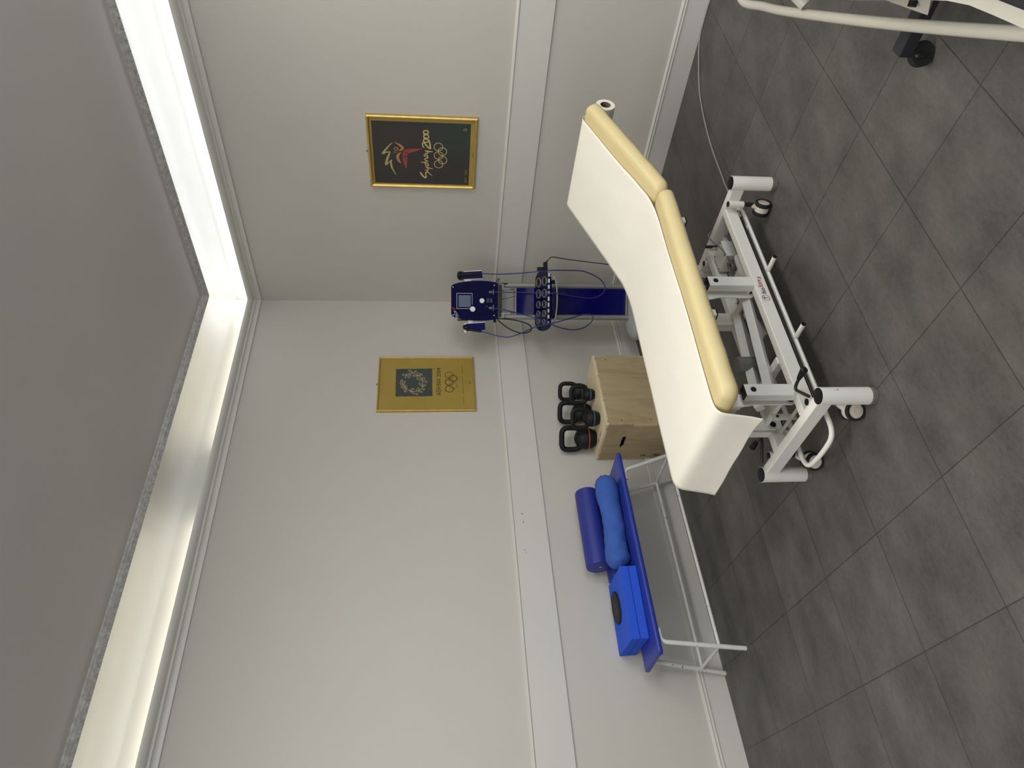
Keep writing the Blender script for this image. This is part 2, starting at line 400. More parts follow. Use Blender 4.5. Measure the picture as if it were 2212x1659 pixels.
# ------------------------------------------------------------------ treatment table
M_white = mat('white powder coat', (234, 232, 223), rough=0.32, var=0.02, scale=8)
M_post = chipped(mat('knocked white powder coat', (234, 232, 223), rough=0.32, var=0.02, scale=8), 0.70, 0.73, 42, (0.22, 0.21, 0.20), (1, 1, 0.5))
M_black = mat('black plastic', (17, 17, 18), rough=0.5, spec=0.3, var=0.1)
M_blackr = mat('black rubber', (24, 24, 24), rough=0.7, var=0.1)
M_steel = mat('brushed steel', (176, 174, 168), rough=0.3, metal=0.75, var=0.06)
M_dsteel = mat('dark steel', (70, 68, 64), rough=0.35, metal=0.8, var=0.1)
M_cream = mat('cream caster plastic', (222, 214, 196), rough=0.4, var=0.04)
M_vinyl = mat('cream yellow vinyl', (214, 196, 145), rough=0.42, var=0.02, scale=5, bump=0.06, bscale=30)
M_grey = mat('grey motor housing', (120, 118, 110), rough=0.5, var=0.05)
M_greyc = mat('grey cable', (120, 120, 120), rough=0.5, var=0.04)
M_navyink = mat('navy print', (20, 24, 84), rough=0.5, var=0.02)
M_redink = mat('red print', (160, 18, 26), rough=0.5, var=0.02)
TL = Vector((1.859, -2.1335, 0)); TA = math.atan2(-0.998145, -0.060882)

def rbox(bm, c, s, rad, seg=3, rot=None): add_box(bm, c, s, rot, rad, seg)
def caster(parent, sx, sy, wx, wy, yaw):
    bm = BM(); add_cyl(bm, (sx, sy, 0.135), (sx, sy, 0.210), 0.0165); s = obj('caster_socket', bm, M_white, parent)
    bm = BM(); add_cyl(bm, (sx, sy, 0.208), (sx, sy, 0.2135), 0.0138); obj('plug', bm, M_black, s)
    c = obj('caster', (lambda b: (add_cyl(b, (sx, sy, 0.085), (sx, sy, 0.137), 0.0105), b)[1])(BM()), M_dsteel, parent)
    ax = Vector((math.cos(yaw), math.sin(yaw), 0)); ce = Vector((wx, wy, 0.0385))
    bm = BM()
    p = [(-0.030, 0), (-0.030, 1)]
    mid = Vector((sx, sy, 0.088)); add_tube(bm, smooth([mid, (mid*0.6+ce*0.4)+Vector((0, 0, 0.012)), ce+Vector((0, 0, 0.012))], 4), 0.012)
    add_cyl(bm, ce-ax*0.016, ce+ax*0.016, 0.034, seg=28)
    obj('fork', bm, M_cream, c)
    for sg in (-1, 1):
        bm = BM(); Mw = Matrix.Translation(ce+ax*0.0225*sg) @ ax.to_track_quat('Z', 'Y').to_matrix().to_4x4()
        add_lathe(bm, [(0.026, -0.009), (0.0365, -0.009), (0.0385, -0.006), (0.0385, 0.006), (0.0365, 0.009), (0.029, 0.009), (0.029, 0.006), (0.026, -0.006), (0.026, -0.009)], Mw, 32)
        wh = obj('wheel', bm, M_blackr, c)
    bm = BM()
    for sg in (-1, 1):
        Mw = Matrix.Translation(ce+ax*0.0225*sg) @ (ax*sg).to_track_quat('Z', 'Y').to_matrix().to_4x4()
        add_lathe(bm, [(0.030, -0.006), (0.0295, 0.0065), (0.012, 0.0085), (0.006, 0.007), (0, 0.007)], Mw, 28)
    obj('hub', bm, M_cream, c)

T = thing('massage_table', 'white framed treatment table with cream yellow cushions and raised backrest, centre of the floor', 'massage table', TL, TA)
for sx in (-1, 1):
    x = 0.622*sx if sx > 0 else -0.628
    bm = BM(); rbox(bm, (x, 0, 0.18), (0.04, 0.552, 0.06), 0.004); obj('cross_member', bm, M_white, T)
for sy in (1, -1):
    bm = BM(); rbox(bm, (-0.003, 0.135*sy, 0.18), (1.21, 0.04, 0.06), 0.004); lb = obj('side_beam', bm, M_white, T)
    if sy == 1:
        st_ = BM(); add_box(st_, (-0.058, 0.1552, 0.179), (0.155, 0.0006, 0.042)); sk = obj('sticker', st_, M_white, lb)
        sk['label'] = 'white sticker with a red ring emblem and blue and red web address lettering'
        Mt = Matrix.Translation((-0.027, 0.1558, 0.1705)) @ Matrix.Rotation(R(180), 4, 'Z') @ FRONT
        bw = text('lettering', 'fisio', 0.029, M_navyink, lb, Mt, bold=0.0006, shear=0.15, sx=0.80)
        bw.name = 'navy_lettering'
        bw = text('lettering', 'Store', 0.031, M_redink, lb, Matrix.Translation((-0.067, 0.1558, 0.1735)) @ Matrix.Rotation(R(180), 4, 'Z') @ FRONT, bold=0.0006, shear=0.15, sx=0.72)
        bw.name = 'red_lettering'
        bw = text('lettering', '.it', 0.028, M_navyink, lb, Matrix.Translation((-0.1175, 0.1558, 0.168)) @ Matrix.Rotation(R(180), 4, 'Z') @ FRONT, bold=0.0006, shear=0.15, sx=0.8)
        bw.name = 'navy_lettering'
        bm = BM(); add_ring(bm, -0.004, 0.180, 0.0165, 0.0165, 0.0026, 0.1558); obj('red_ring', bm, M_redink, lb)
        bm = BM()
        for pl in ([(0.004, 0.1905, .003), (-0.001, 0.186, .003), (-0.003, 0.181, .003), (-0.004, 0.175, .003), (-0.0065, 0.1695, .003)], [(-0.012, 0.1905, .003), (-0.0075, 0.187, .003), (-0.004, 0.181, .003)]):
            add_ribbon(bm, pl, 0.1558, n=3)
        add_disc(bm, -0.0045, 0.189, 0.0022, 0.1558)
        obj('emblem_figure', bm, M_navyink, lb)
# round corner posts with caps and levelling feet
for (px, py) in ((-0.632, 0.29), (0.632, 0.29), (0.632, -0.29), (-0.632, -0.29)):
    bm = BM(); add_cyl(bm, (px, py, 0.024), (px, py, 0.220), 0.0335, seg=32); po = obj('corner_post', bm, M_post, T)
    bm = BM(); add_lathe(bm, [(0, 0.2245), (0.026, 0.2245), (0.0315, 0.222), (0.0315, 0.218)], Matrix.Translation((px, py, 0))); obj('post_cap', bm, M_black, po)
    bm = BM(); add_lathe(bm, [(0.0, 0), (0.030, 0), (0.0315, 0.002), (0.0315, 0.008), (0.029, 0.009), (0.029, 0.012), (0.033, 0.013), (0.033, 0.019), (0.030, 0.020), (0.030, 0.026), (0, 0.026)], Matrix.Translation((px, py, 0))); obj('levelling_foot', bm, M_steel, po)
caster(T, -0.594, 0.195, -0.584, 0.184, R(101))
caster(T, 0.592, 0.197, 0.630, 0.190, R(52))
caster(T, 0.592, -0.195, 0.632, -0.178, R(48))
caster(T, -0.594, -0.195, -0.600, -0.210, R(70))
# perimeter foot bar with pedal pegs
bm = BM(); add_tube(bm, fillet([(0.700, 0.130, 0.105), (0.712, 0, 0.105), (0.700, -0.130, 0.105), (-0.69, -0.130, 0.105), (-0.69, 0.130, 0.105)], 0.085, 8, True), 0.0105, closed=True)
fb = obj('foot_bar', bm, M_white, T)
for px in (-0.195, 0.212):
    for sy in (1, -1):
        bm = BM(); add_cyl(bm, (px, 0.13*sy, 0.105), (px, 0.222*sy, 0.107), 0.0105); pg = obj('pedal_peg', bm, M_white, fb)
        bm = BM(); add_cyl(bm, (px, 0.221*sy, 0.107), (px, 0.2245*sy, 0.107), 0.0100); obj('end_plug', bm, M_black, pg)
for sy in (1, -1):
    bm = BM(); add_cyl(bm, (-0.56, 0.143*sy, 0.137), (0.56, 0.143*sy, 0.137), 0.0062); obj('linkage_rod', bm, M_dsteel, T)
    for x in (-0.5, 0.52):
        bm = BM(); add_box(bm, (x, 0.132*sy, 0.128), (0.022, 0.012, 0.045)); obj('bar_bracket', bm, M_white, fb)
# lift posts on the side beams
for x in (-0.108, 0.499):
    for sy in (1, -1):
        bm = BM(); rbox(bm, (x, 0.135*sy, 0.312), (0.057, 0.04, 0.21), 0.004); lp = obj('lift_post', bm, M_white, T)
        bm = BM(); rbox(bm, (x, 0.135*sy, 0.4185), (0.052, 0.036, 0.006), 0.002); obj('post_cap', bm, M_black, lp)
        bm = BM(); add_cyl(bm, (x, 0.1545*sy, 0.384), (x, 0.158*sy, 0.384), 0.0115); add_cyl(bm, (x, 0.158*sy, 0.384), (x, 0.160*sy, 0.384), 0.006, seg=6); obj('pivot_bolt', bm, M_dsteel, lp)
# parallelogram arms
for sy in (1, -1):
    bm = BM(); add_tube(bm, [(-0.16, 0.060*sy, 0.205), (0.44, 0.060*sy, 0.258)], 0.026, seg=4); obj('lift_arm', bm, M_white, T)
    for x, zt in ((-0.10, 0.42), (0.505, 0.42)):
        bm = BM()
        w_ = 0.036 if x < 0 else 0.024
        add_prism(bm, [(x-w_*1.25, zt+0.10), (x-w_, zt-0.06), (x-w_, 0.205), (x-w_*0.6, 0.185), (x+w_*0.6, 0.185), (x+w_, 0.205), (x+w_, zt-0.06), (x+w_*1.8, zt+0.05), (x+w_*2.4, zt+0.10)], 0.088*sy, 0.094*sy)
        lk = obj('link_plate', bm, M_white, T)
        bm = BM(); add_cyl(bm, (x, 0.084*sy, 0.208), (x, 0.099*sy, 0.208), 0.013); obj('link_pin', bm, M_black, lk)
bm = BM(); add_cyl(bm, (0.50, -0.12, 0.235), (0.50, 0.12, 0.235), 0.0125); obj('pivot_tube', bm, M_white, T)
bm = BM(); add_cyl(bm, (-0.10, -0.12, 0.215), (-0.10, 0.12, 0.215), 0.0125); obj('pivot_tube', bm, M_white, T)
bm = BM(); rbox(bm, (0.318, 0.0, 0.200), (0.036, 0.232, 0.03), 0.003); obj('cross_tube', bm, M_white, T)
bm = BM(); rbox(bm, (-0.30, 0.0, 0.170), (0.05, 0.232, 0.012), 0.002); obj('motor_plate', bm, M_white, T)
bm = BM(); add_prism(bm, [(0.514, 0.15), (0.538, 0.15), (0.540, 0.25), (0.512, 0.25)], -0.004, 0.004); sl = obj('brake_link', bm, M_white, T)
for zz in (0.166, 0.232):
    bm = BM(); add_cyl(bm, (0.526, -0.008, zz), (0.526, 0.008, zz), 0.006); obj('bolt', bm, M_dsteel, sl)
bm = BM(); add_cyl(bm, (0.526, -0.12, 0.166), (0.526, 0.12, 0.166), 0.008); obj('brake_shaft', bm, M_white, T)
# motor, actuator and control box
bm = BM(); add_lathe(bm, [(0, 0.300), (0.030, 0.300), (0.037, 0.294), (0.037, 0.16), (0.030, 0.152), (0, 0.152)], Matrix.Translation((0.205, -0.057, 0))); mo = obj('motor', bm, M_grey, T)
bm = BM(); rbox(bm, (0.150, -0.02, 0.128), (0.13, 0.072, 0.06), 0.008); obj('gearbox', bm, M_grey, mo)
bm = BM(); add_cyl(bm, (0.09, -0.02, 0.13), (-0.12, -0.005, 0.20), 0.016); ac = obj('actuator_tube', bm, M_white, T)
bm = BM(); add_cyl(bm, (-0.12, -0.005, 0.20), (-0.20, 0.001, 0.226), 0.0095); obj('piston', bm, M_steel, ac)
bm = BM(); rbox(bm, (-0.485, -0.043, 0.172), (0.11, 0.112, 0.06), 0.005); cb = obj('control_box', bm, M_white, T)
for a in (-1, 1):
    for b in (-1, 1):
        bm = BM(); add_cyl(bm, (-0.485+a*0.045, -0.043+b*0.046, 0.2015), (-0.485+a*0.045, -0.043+b*0.046, 0.204), 0.0035, seg=10); obj('screw', bm, M_dsteel, cb)
bm = BM(); rbox(bm, (-0.485, -0.043, 0.139), (0.30, 0.04, 0.006), 0.001); add_box(bm, (-0.60, -0.043, 0.150), (0.06, 0.04, 0.028)); obj('box_bracket', bm, M_white, T)
bm = BM(); add_tube(bm, smooth([(-0.27, 0.03, 0.16), (-0.33, 0.05, 0.175), (-0.38, 0.05, 0.17)], 6), 0.017); add_cyl(bm, (-0.30, 0.04, 0.165), (-0.22, 0.03, 0.15), 0.026); obj('actuator_motor', bm, M_white, T)
def coil(name, cx, cy, z, r, turns, seed, mt=M_greyc, rad=0.0032):
    rnd = random.Random(seed); pts = []
    for k in range(turns*8):
        a = 2*math.pi*k/8
        rr = r*(0.75+0.4*rnd.random())
        pts.append((cx+rr*math.cos(a), cy+rr*0.7*math.sin(a), z+0.012*rnd.random()+0.0006*k))
    bm = BM(); add_tube(bm, smooth(pts, 4), rad, seg=6); return obj(name, bm, mt, T)
coil('cable_coil', -0.395, -0.03, 0.150, 0.035, 4, 3)
coil('cable_coil', -0.36, 0.055, 0.145, 0.030, 3, 5)
coil('cable_coil', -0.12, -0.20, 0.135, 0.040, 4, 9, M_greyc)
bm = BM(); add_tube(bm, smooth([(-0.395, -0.03, 0.16), (-0.46, 0.02, 0.215), (-0.54, 0.01, 0.25), (-0.62, -0.02, 0.235), (-0.655, -0.03, 0.19), (-0.672, 0.0, 0.10), (-0.70, 0.03, 0.004)], 8), 0.0036, seg=8); obj('wire', bm, M_greyc, T)
bm = BM(); add_tube(bm, smooth([(0.15, 0.02, 0.135), (0.05, 0.06, 0.13), (-0.08, 0.05, 0.12), (-0.12, -0.20, 0.14)], 8), 0.0032, seg=8); obj('wire', bm, M_greyc, T)
bm = BM(); add_tube(bm, smooth([(0.20, 0.01, 0.13), (0.27, 0.05, 0.13), (0.29, 0.02, 0.14), (0.22, -0.04, 0.155)], 8), 0.0032, seg=8)
obj('wire', bm, M_greyc, T)
bm = BM(); add_cyl(bm, (-0.56, -0.04, 0.16), (-0.555, -0.045, 0.255), 0.0045); add_cyl(bm, (-0.555, -0.045, 0.225), (-0.555, -0.045, 0.262), 0.008); obj('stop_pin', bm, M_dsteel, T)
# hand levers at the foot end
for sy in (1, -1):
    bm = BM(); add_tube(bm, fillet([(0.600, 0.245*sy, 0.226), (0.512, 0.172*sy, 0.226), (0.500, 0.236*sy, 0.226)], 0.03, 8), 0.0065, seg=12); lv = obj('brake_lever', bm, M_dsteel, T)
    bm = BM(); add_tube(bm, [(0.502, 0.224*sy, 0.226), (0.5005, 0.232*sy, 0.226), (0.499, 0.258*sy, 0.226), (0.498, 0.280*sy, 0.226), (0.498, 0.287*sy, 0.226)], 0.01, radii=[0.008, 0.0095, 0.0125, 0.0145, 0.008], seg=14); obj('grip', bm, M_black, lv)
# upper frame
for sy in (1, -1):
    bm = BM(); rbox(bm, (0.05, 0.215*sy, 0.510), (1.16, 0.03, 0.035), 0.003); obj('top_rail', bm, M_white, T)
for x in (-0.50, -0.10, 0.505, 0.60):
    bm = BM(); rbox(bm, (x, 0, 0.505), (0.03, 0.42, 0.03), 0.003); obj('top_crossbar', bm, M_white, T)
for x in (-0.585, 0.035):
    for sy in (1, -1):
        bm = BM(); rbox(bm, (x, 0.085*sy, 0.455), (0.036, 0.036, 0.11), 0.003); hb = obj('hanger', bm, M_white, T)
        bm = BM(); rbox(bm, (x, 0.085*sy, 0.399), (0.037, 0.037, 0.006), 0.001); obj('hanger_cap', bm, M_black, hb)
        bm = BM(); add_cyl(bm, (x, 0.102*sy, 0.428), (x, 0.107*sy, 0.428), 0.009); obj('bolt', bm, M_dsteel, hb)
bm = BM(); rbox(bm, (-0.585, 0, 0.505), (0.04, 0.42, 0.03), 0.003); obj('top_crossbar', bm, M_white, T)
# cushions
def cushion(bm, L, W, H, rad, M, wrinkle=0.0):
    n = 40
    # rounded plan outline, swept through a rounded height profile
    def outline(inset):
        pts = []; r = max(0.05-inset, 0.012); hx = L/2-inset; hy = W/2-inset
        for cx, cy, a0 in ((hx-r, hy-r, 0), (-hx+r, hy-r, 90), (-hx+r, -hy+r, 180), (hx-r, -hy+r, 270)):
            for k in range(9): pts.append((cx+r*math.cos(R(a0+k*11.25)), cy+r*math.sin(R(a0+k*11.25))))
        # subdivide straight runs for gentle shape
        out = []
        for i in range(len(pts)):
            a = Vector(pts[i]+(0,)); b = Vector(pts[(i+1) % len(pts)]+(0,)); out.append(a)
            if (b-a).length > 0.1:
                for k in range(1, 14): out.append(a.lerp(b, k/14))
        return out
    prof = [(0.030, 0.0), (0.010, 0.004), (0.002, 0.014), (0.0, H*0.40), (0.003, H*0.62), (0.010, H*0.84), (0.022, H*0.97), (0.045, H)]
    rings = []
    for ins, z in prof:
        rings.append([bm.verts.new((v.x, v.y, z + (0 if ins > 0.04 else 0.0012*math.sin(v.x*37+v.y*29)))) for v in outline(ins)])
    N = min(len(r_) for r_ in rings)
    for A, B in zip(rings, rings[1:]):
        for k in range(N): bm.faces.new((A[k], A[(k+1) % N], B[(k+1) % N], B[k]))
    bm.faces.new(rings[0][::-1]); bm.faces.new(rings[-1])
    bmesh.ops.transform(bm, matrix=M, verts=[v for r_ in rings for v in r_])
bm = BM(); cushion(bm, 1.204, 0.650, 0.070, 0.03, Matrix.Translation((0.045, 0, 0.531))); obj('seat_cushion', bm, M_vinyl, T, 60)
TILT = R(20.3); BL = 0.735; HX, HZ = -0.562, 0.533
MB_ = Matrix.Translation((HX, 0, HZ)) @ Matrix.Rotation(TILT, 4, 'Y') @ Matrix.Translation((-BL/2-0.002, 0, 0.0))
bm = BM(); cushion(bm, BL, 0.650, 0.070, 0.03, MB_); obj('backrest_cushion', bm, M_vinyl, T, 60)
bm = BM()
for sy in (1, -1): add_box(bm, (0.02, 0.20*sy, -0.012), (0.62, 0.03, 0.02))
add_box(bm, (-0.27, 0, -0.012), (0.03, 0.40, 0.02)); bmesh.ops.transform(bm, matrix=MB_, verts=bm.verts); obj('backrest_frame', bm, M_white, T)
bm = BM(); add_tube(bm, [(-0.40, 0.0, 0.49), (-0.92, 0.0, 0.635)], 0.011); obj('gas_strut', bm, M_dsteel, T)
bm = BM(); add_cyl(bm, (-1.31, -0.30, 0.722), (-1.31, 0.12, 0.722), 0.012); add_box(bm, (-1.25, 0.0, 0.745), (0.10, 0.02, 0.01), Matrix.Rotation(TILT, 3, 'Y')); obj('roll_holder', bm, M_white, T)

# paper roll and the sheet pulled off it
M_paper = mat('white couch paper', (240, 235, 221), rough=0.85, var=0.012, scale=9, bump=0.12, bscale=7)
M_core = mat('brown cardboard core', (120, 100, 74), rough=0.8, var=0.1)
PR = thing('paper_roll', 'thick roll of white couch paper held under the raised head end of the treatment table', 'paper roll', TL, TA)
Mr = Matrix.Translation((-1.31, 0, 0.722)) @ Matrix.Rotation(R(-90), 4, 'X')
bm = BM(); add_lathe(bm, [(0.028, -0.325), (0.0505, -0.325), (0.0515, -0.322), (0.0515, 0.258), (0.0505, 0.262), (0.028, 0.262)], Mr, 40); pr_ = obj('roll', bm, M_paper, PR)
bm = BM(); add_lathe(bm, [(0.0262, -0.325), (0.0282, -0.325), (0.0282, 0.2615), (0.0262, 0.2615), (0.0262, -0.325)], Mr, 32); obj('cardboard_core', bm, M_core, PR)
# profile of the sheet along the table (x, z)
cs, sn = math.cos(TILT), math.sin(TILT)
def bpt(s, h): # s = distance up the backrest from the hinge, h above its underside
    return (HX - s*cs + h*sn, HZ + s*sn + h*cs)
prof = [(-1.362, 0.722), (-1.352, 0.765)]
prof += [bpt(BL+0.012, 0.020), bpt(BL+0.010, 0.045), bpt(BL-0.002, 0.066), bpt(BL-0.03, 0.0745), bpt(BL-0.08, 0.0755)]
prof += [bpt(s, 0.0755) for s in (0.58, 0.48, 0.38, 0.28, 0.20)]
h0 = bpt(0.13, 0.078)
prof += [h0, (-0.58, 0.626), (-0.50, 0.6125), (-0.42, 0.6065), (-0.33, 0.605)]
prof += [(x, 0.6048) for x in (-0.2, -0.05, 0.1, 0.25, 0.4, 0.52)]
prof += [(0.585, 0.6055), (0.622, 0.6045), (0.645, 0.599), (0.660, 0.588), (0.669, 0.570), (0.675, 0.54), (0.680, 0.51), (0.685, 0.48), (0.690, 0.455), (0.695, 0.432)]
S = smooth([(x, z, 0) for x, z in prof], 5)
bm = BM(); rows = []
NY = 34; rnd = random.Random(4)
tot = len(S)
for i, v in enumerate(S):
    row = []
    t_end = max(0.0, (i-(tot-45))/44.0)
    for k in range(NY+1):
        u = k/NY
        y0, y1 = -0.338, 0.238+0.004*math.sin(v.x*9)
        e_ = min(1, max(0, (-0.70-v.x)/0.45)); y0 += 0.012*e_; y1 += -0.008*e_
        y = y0+(y1-y0)*u
        x, z = v.x, v.y
        if t_end > 0.35:                                     # hanging end: soft waves and curling corners
            a = (t_end-0.35)/0.65
            x += a*(0.006*math.sin(u*5.0+0.4)+0.002*math.sin(u*15+t_end*5)) + a*a*0.004*max(0, u-0.86)/0.14 + a*a*0.006*max(0, 0.16-u)/0.16
            z += a*(0.005*math.sin(u*3.2)) - a*0.001*max(0, u-0.8)/0.2
        elif -1.2 < v.x < 0.5:
            z += 0.0005*math.sin(u*11+v.x*5)+0.0004*math.sin(u*23-v.x*13)
        row.append(bm.verts.new((x, y, z+0.0012)))
    rows.append(row)
for A, B in zip(rows, rows[1:]):
    for k in range(NY): bm.faces.new((A[k], A[k+1], B[k+1], B[k]))
ps = obj('paper_sheet', bm, M_paper, None, 80); ps.location = TL; ps.rotation_euler = (0, 0, TA)
sm = ps.modifiers.new('thickness', 'SOLIDIFY'); sm.thickness = 0.0008; sm.offset = 1
tag(ps, 'long white paper sheet spread over the treatment table, its end hanging down at the foot', 'paper sheet')

# mains lead from the table across the tiles to the wall
M_lead = mat('pale grey flex', (150, 148, 143), rough=0.5, var=0.03)
bm = BM()
add_tube(bm, smooth([(x, y, 0.0045) for x, y in ((2.62, -0.030), (2.445, -0.030), (2.414, -0.026), (2.318, -0.024), (2.249, -0.030), (2.176, -0.075), (2.055, -0.214), (1.986, -0.342), (1.919, -0.562), (1.884, -0.77), (1.869, -0.938), (1.858, -1.05), (1.86, -1.25), (1.87, -1.42))], 8), 0.0042, seg=8)
tag(obj('mains_lead', bm, M_lead), 'pale grey lead lying across the floor tiles from the treatment table to the skirting board', 'cable')
# ------------------------------------------------------------------ blue bench along the left wall
M_bvinyl = mat('royal blue vinyl', (38, 56, 150), rough=0.38, var=0.03, scale=4)
M_bfoam = mat('bright blue foam', (34, 84, 206), rough=0.85, var=0.05, scale=60, bump=0.15, bscale=300)
M_bfab = mat('washed blue cotton', (56, 92, 170), rough=0.9, var=0.08, scale=12, bump=0.3, bscale=90)
M_bdark = mat('navy blue vinyl', (36, 46, 132), rough=0.45, var=0.03)
M_tube = chipped(mat('chipped white tube paint', (214, 214, 208), rough=0.4, var=0.05, scale=30), 0.67, 0.70, 48)
BE = thing('bench', 'long low bench with royal blue padded top and white tube legs, along the left wall', 'bench', (0.25, -2.45, 0))
def bl(p): return (p[0]-0.25, p[1]+2.45, p[2])
bm = BM(); add_box(bm, bl((0.257, -2.466, 0.469)), (0.308, 1.262, 0.030), None, 0.011, 3); bt = obj('padded_top', bm, M_bvinyl, BE)
for y in (-3.092, -1.840):
    bm = BM(); add_cyl(bm, bl((0.398, y, 0.468)), bl((0.404, y-0.004 if y < -2 else y+0.004, 0.468)), 0.012); obj('corner_fold', bm, M_bvinyl, bt)
r_ = 0.0125
def leg(x0, y0, x1, y1):
    bm = BM(); P0 = Vector(bl((x0, y0, 0.0))); P1 = Vector(bl((x1, y1, 0.447)))
    side = 0.07 if y0 > -2.45 else -0.07
    inw = Vector((0, -side, 0))
    add_tube(bm, fillet([P0, P1+Vector((0, 0, 0.0)), P1+inw], 0.03, 6), r_, seg=14); return obj('leg', bm, M_tube, BE)
lf = leg(0.395, -3.092, 0.383, -3.030); lb = leg(0.036, -3.099, 0.105, -3.030)
ff = leg(0.395, -1.797, 0.383, -1.948); fbk = leg(0.036, -1.797, 0.105, -1.948)
J = 0.142
for y in (-3.073, -1.846):
    bm = BM(); add_cyl(bm, bl((0.392, y, J)), bl((0.058, y, J)), 0.0085); obj('end_crossbar', bm, M_tube, BE)
for x in (0.392, 0.075):
    bm = BM(); add_cyl(bm, bl((x, -3.070, J)), bl((x, -1.850, J)), 0.0095); obj('stretcher', bm, M_tube, BE)

# things on the bench
def yroll(bm, x, z, r, y0, y1, seg=36, bev=0.012):
    M = Matrix.Translation((x, y0, z)) @ Matrix.Rotation(R(-90), 4, 'X')
    L = y1-y0
    add_lathe(bm, [(0, 0), (r-bev, 0), (r-bev*0.3, bev*0.3), (r, bev), (r, L-bev), (r-bev*0.3, L-bev*0.3), (r-bev, L), (0, L)], M, seg)
ZB = 0.4845
q = thing('foam_roller', 'thick navy blue vinyl roller lying on top behind the pale blue pillow on the bench', 'roller', (0.125, -2.21, ZB), 0, 'navy rollers on the bench')
bm = BM(); yroll(bm, 0, 0.648-ZB, 0.0765, -0.265, 0.265); obj('cover', bm, M_bdark, q)
bm = BM(); add_cyl(bm, (0.014, -0.2655, 0.640-ZB), (0.014, -0.268, 0.640-ZB), 0.008); obj('zip_pull', bm, M_steel, q)
q = thing('foam_roller', 'thinner navy blue roller mostly hidden underneath the thick roller, against the wall', 'roller', (0.062, -2.28, ZB), 0, 'navy rollers on the bench')
bm = BM(); yroll(bm, 0, 0.0508, 0.0503, -0.268, 0.26, bev=0.018); obj('cover', bm, M_bdark, q)
bm = BM(); rnd = random.Random(11)
pts = []; rad = []
for k in range(41):
    t = k/40; y = -1.935-0.605*t
    e = min(1, (min(t, 1-t)/0.10))
    rr = 0.067*math.sqrt(max(0.0, 1-(1-e)**2))*(0.945+0.055*math.cos((t-0.08)*2*math.pi*1.15)) + 0.004
    pts.append((0.275+0.012*math.sin(t*6.2+0.5)-0.025*t, y, ZB+0.066+0.006*math.sin(t*9))); rad.append(rr)
add_tube(bm, pts, 0.05, seg=40, radii=rad, sq=1.0)
for v in bm.verts:
    a = math.atan2(v.co.z-ZB-0.066, v.co.x-0.26)
    t = (-1.935-v.co.y)/0.605
    wv = 0.0018*math.sin(a*2+t*19)+0.0012*math.sin(a*5-t*31)+0.0013*math.sin(t*60+a*2)
    endw = max(0, 1-min(t, 1-t)/0.12)*0.004*math.sin(a*14)
    d = Vector((math.cos(a), 0, math.sin(a))); v.co += d*(wv+endw)
    v.co.z = max(v.co.z, ZB+0.0005)
pw = obj('bolster_pillow', bm, M_bfab, None, 180)
tag(pw, 'pale blue crumpled cotton bolster pillow along the front of the bench', 'pillow')
rz = R(-4.2)
for k, (dz, lab) in enumerate(((0.0, 'bright blue foam block lying flat on the bench, lower of the two stacked'), (0.0505, 'bright blue foam block stacked on the other one, under the black oval pad'))):
    bm = BM(); add_box(bm, (0, 0, 0.025), (0.318, 0.412, 0.049), None, 0.004, 2)
    o = obj('foam_block', bm, M_bfoam); o.location = (0.172+0.004*k, -2.768-0.002*k, ZB+dz+0.0005); o.rotation_euler = (0, 0, rz)
    tag(o, lab, 'foam block', 'blue foam blocks on the bench')
q = thing('balance_pad', 'flat black oval pad with faint grey lettering on the upper blue foam block', 'pad', (0.147, -2.738, ZB+0.102), R(12))
bm = BM(); add_lathe(bm, [(0, 0), (0.080, 0), (0.084, 0.003), (0.084, 0.010), (0.081, 0.0125), (0.078, 0.0122), (0.076, 0.0108), (0, 0.0108)], Matrix.Diagonal((0.90, 1.17, 1, 1)), 48); obj('pad', bm, M_blackr, q)
M_greyink = mat('faint grey print', (92, 92, 90), rough=0.6, var=0.05)
bm = BM()
rnd = random.Random(2)
for (x, ya, yb) in ((-0.022, -0.040, 0.050), (-0.002, -0.052, 0.040), (0.010, -0.045, 0.030)):
    y = ya
    while y < yb:
        ln = 0.006+0.010*rnd.random()
        add_box(bm, (x+0.004*rnd.random(), y+ln/2, 0.0110), (0.0022, ln, 0.0005)); y += ln+0.004
obj('faint_lettering', bm, M_greyink, q)

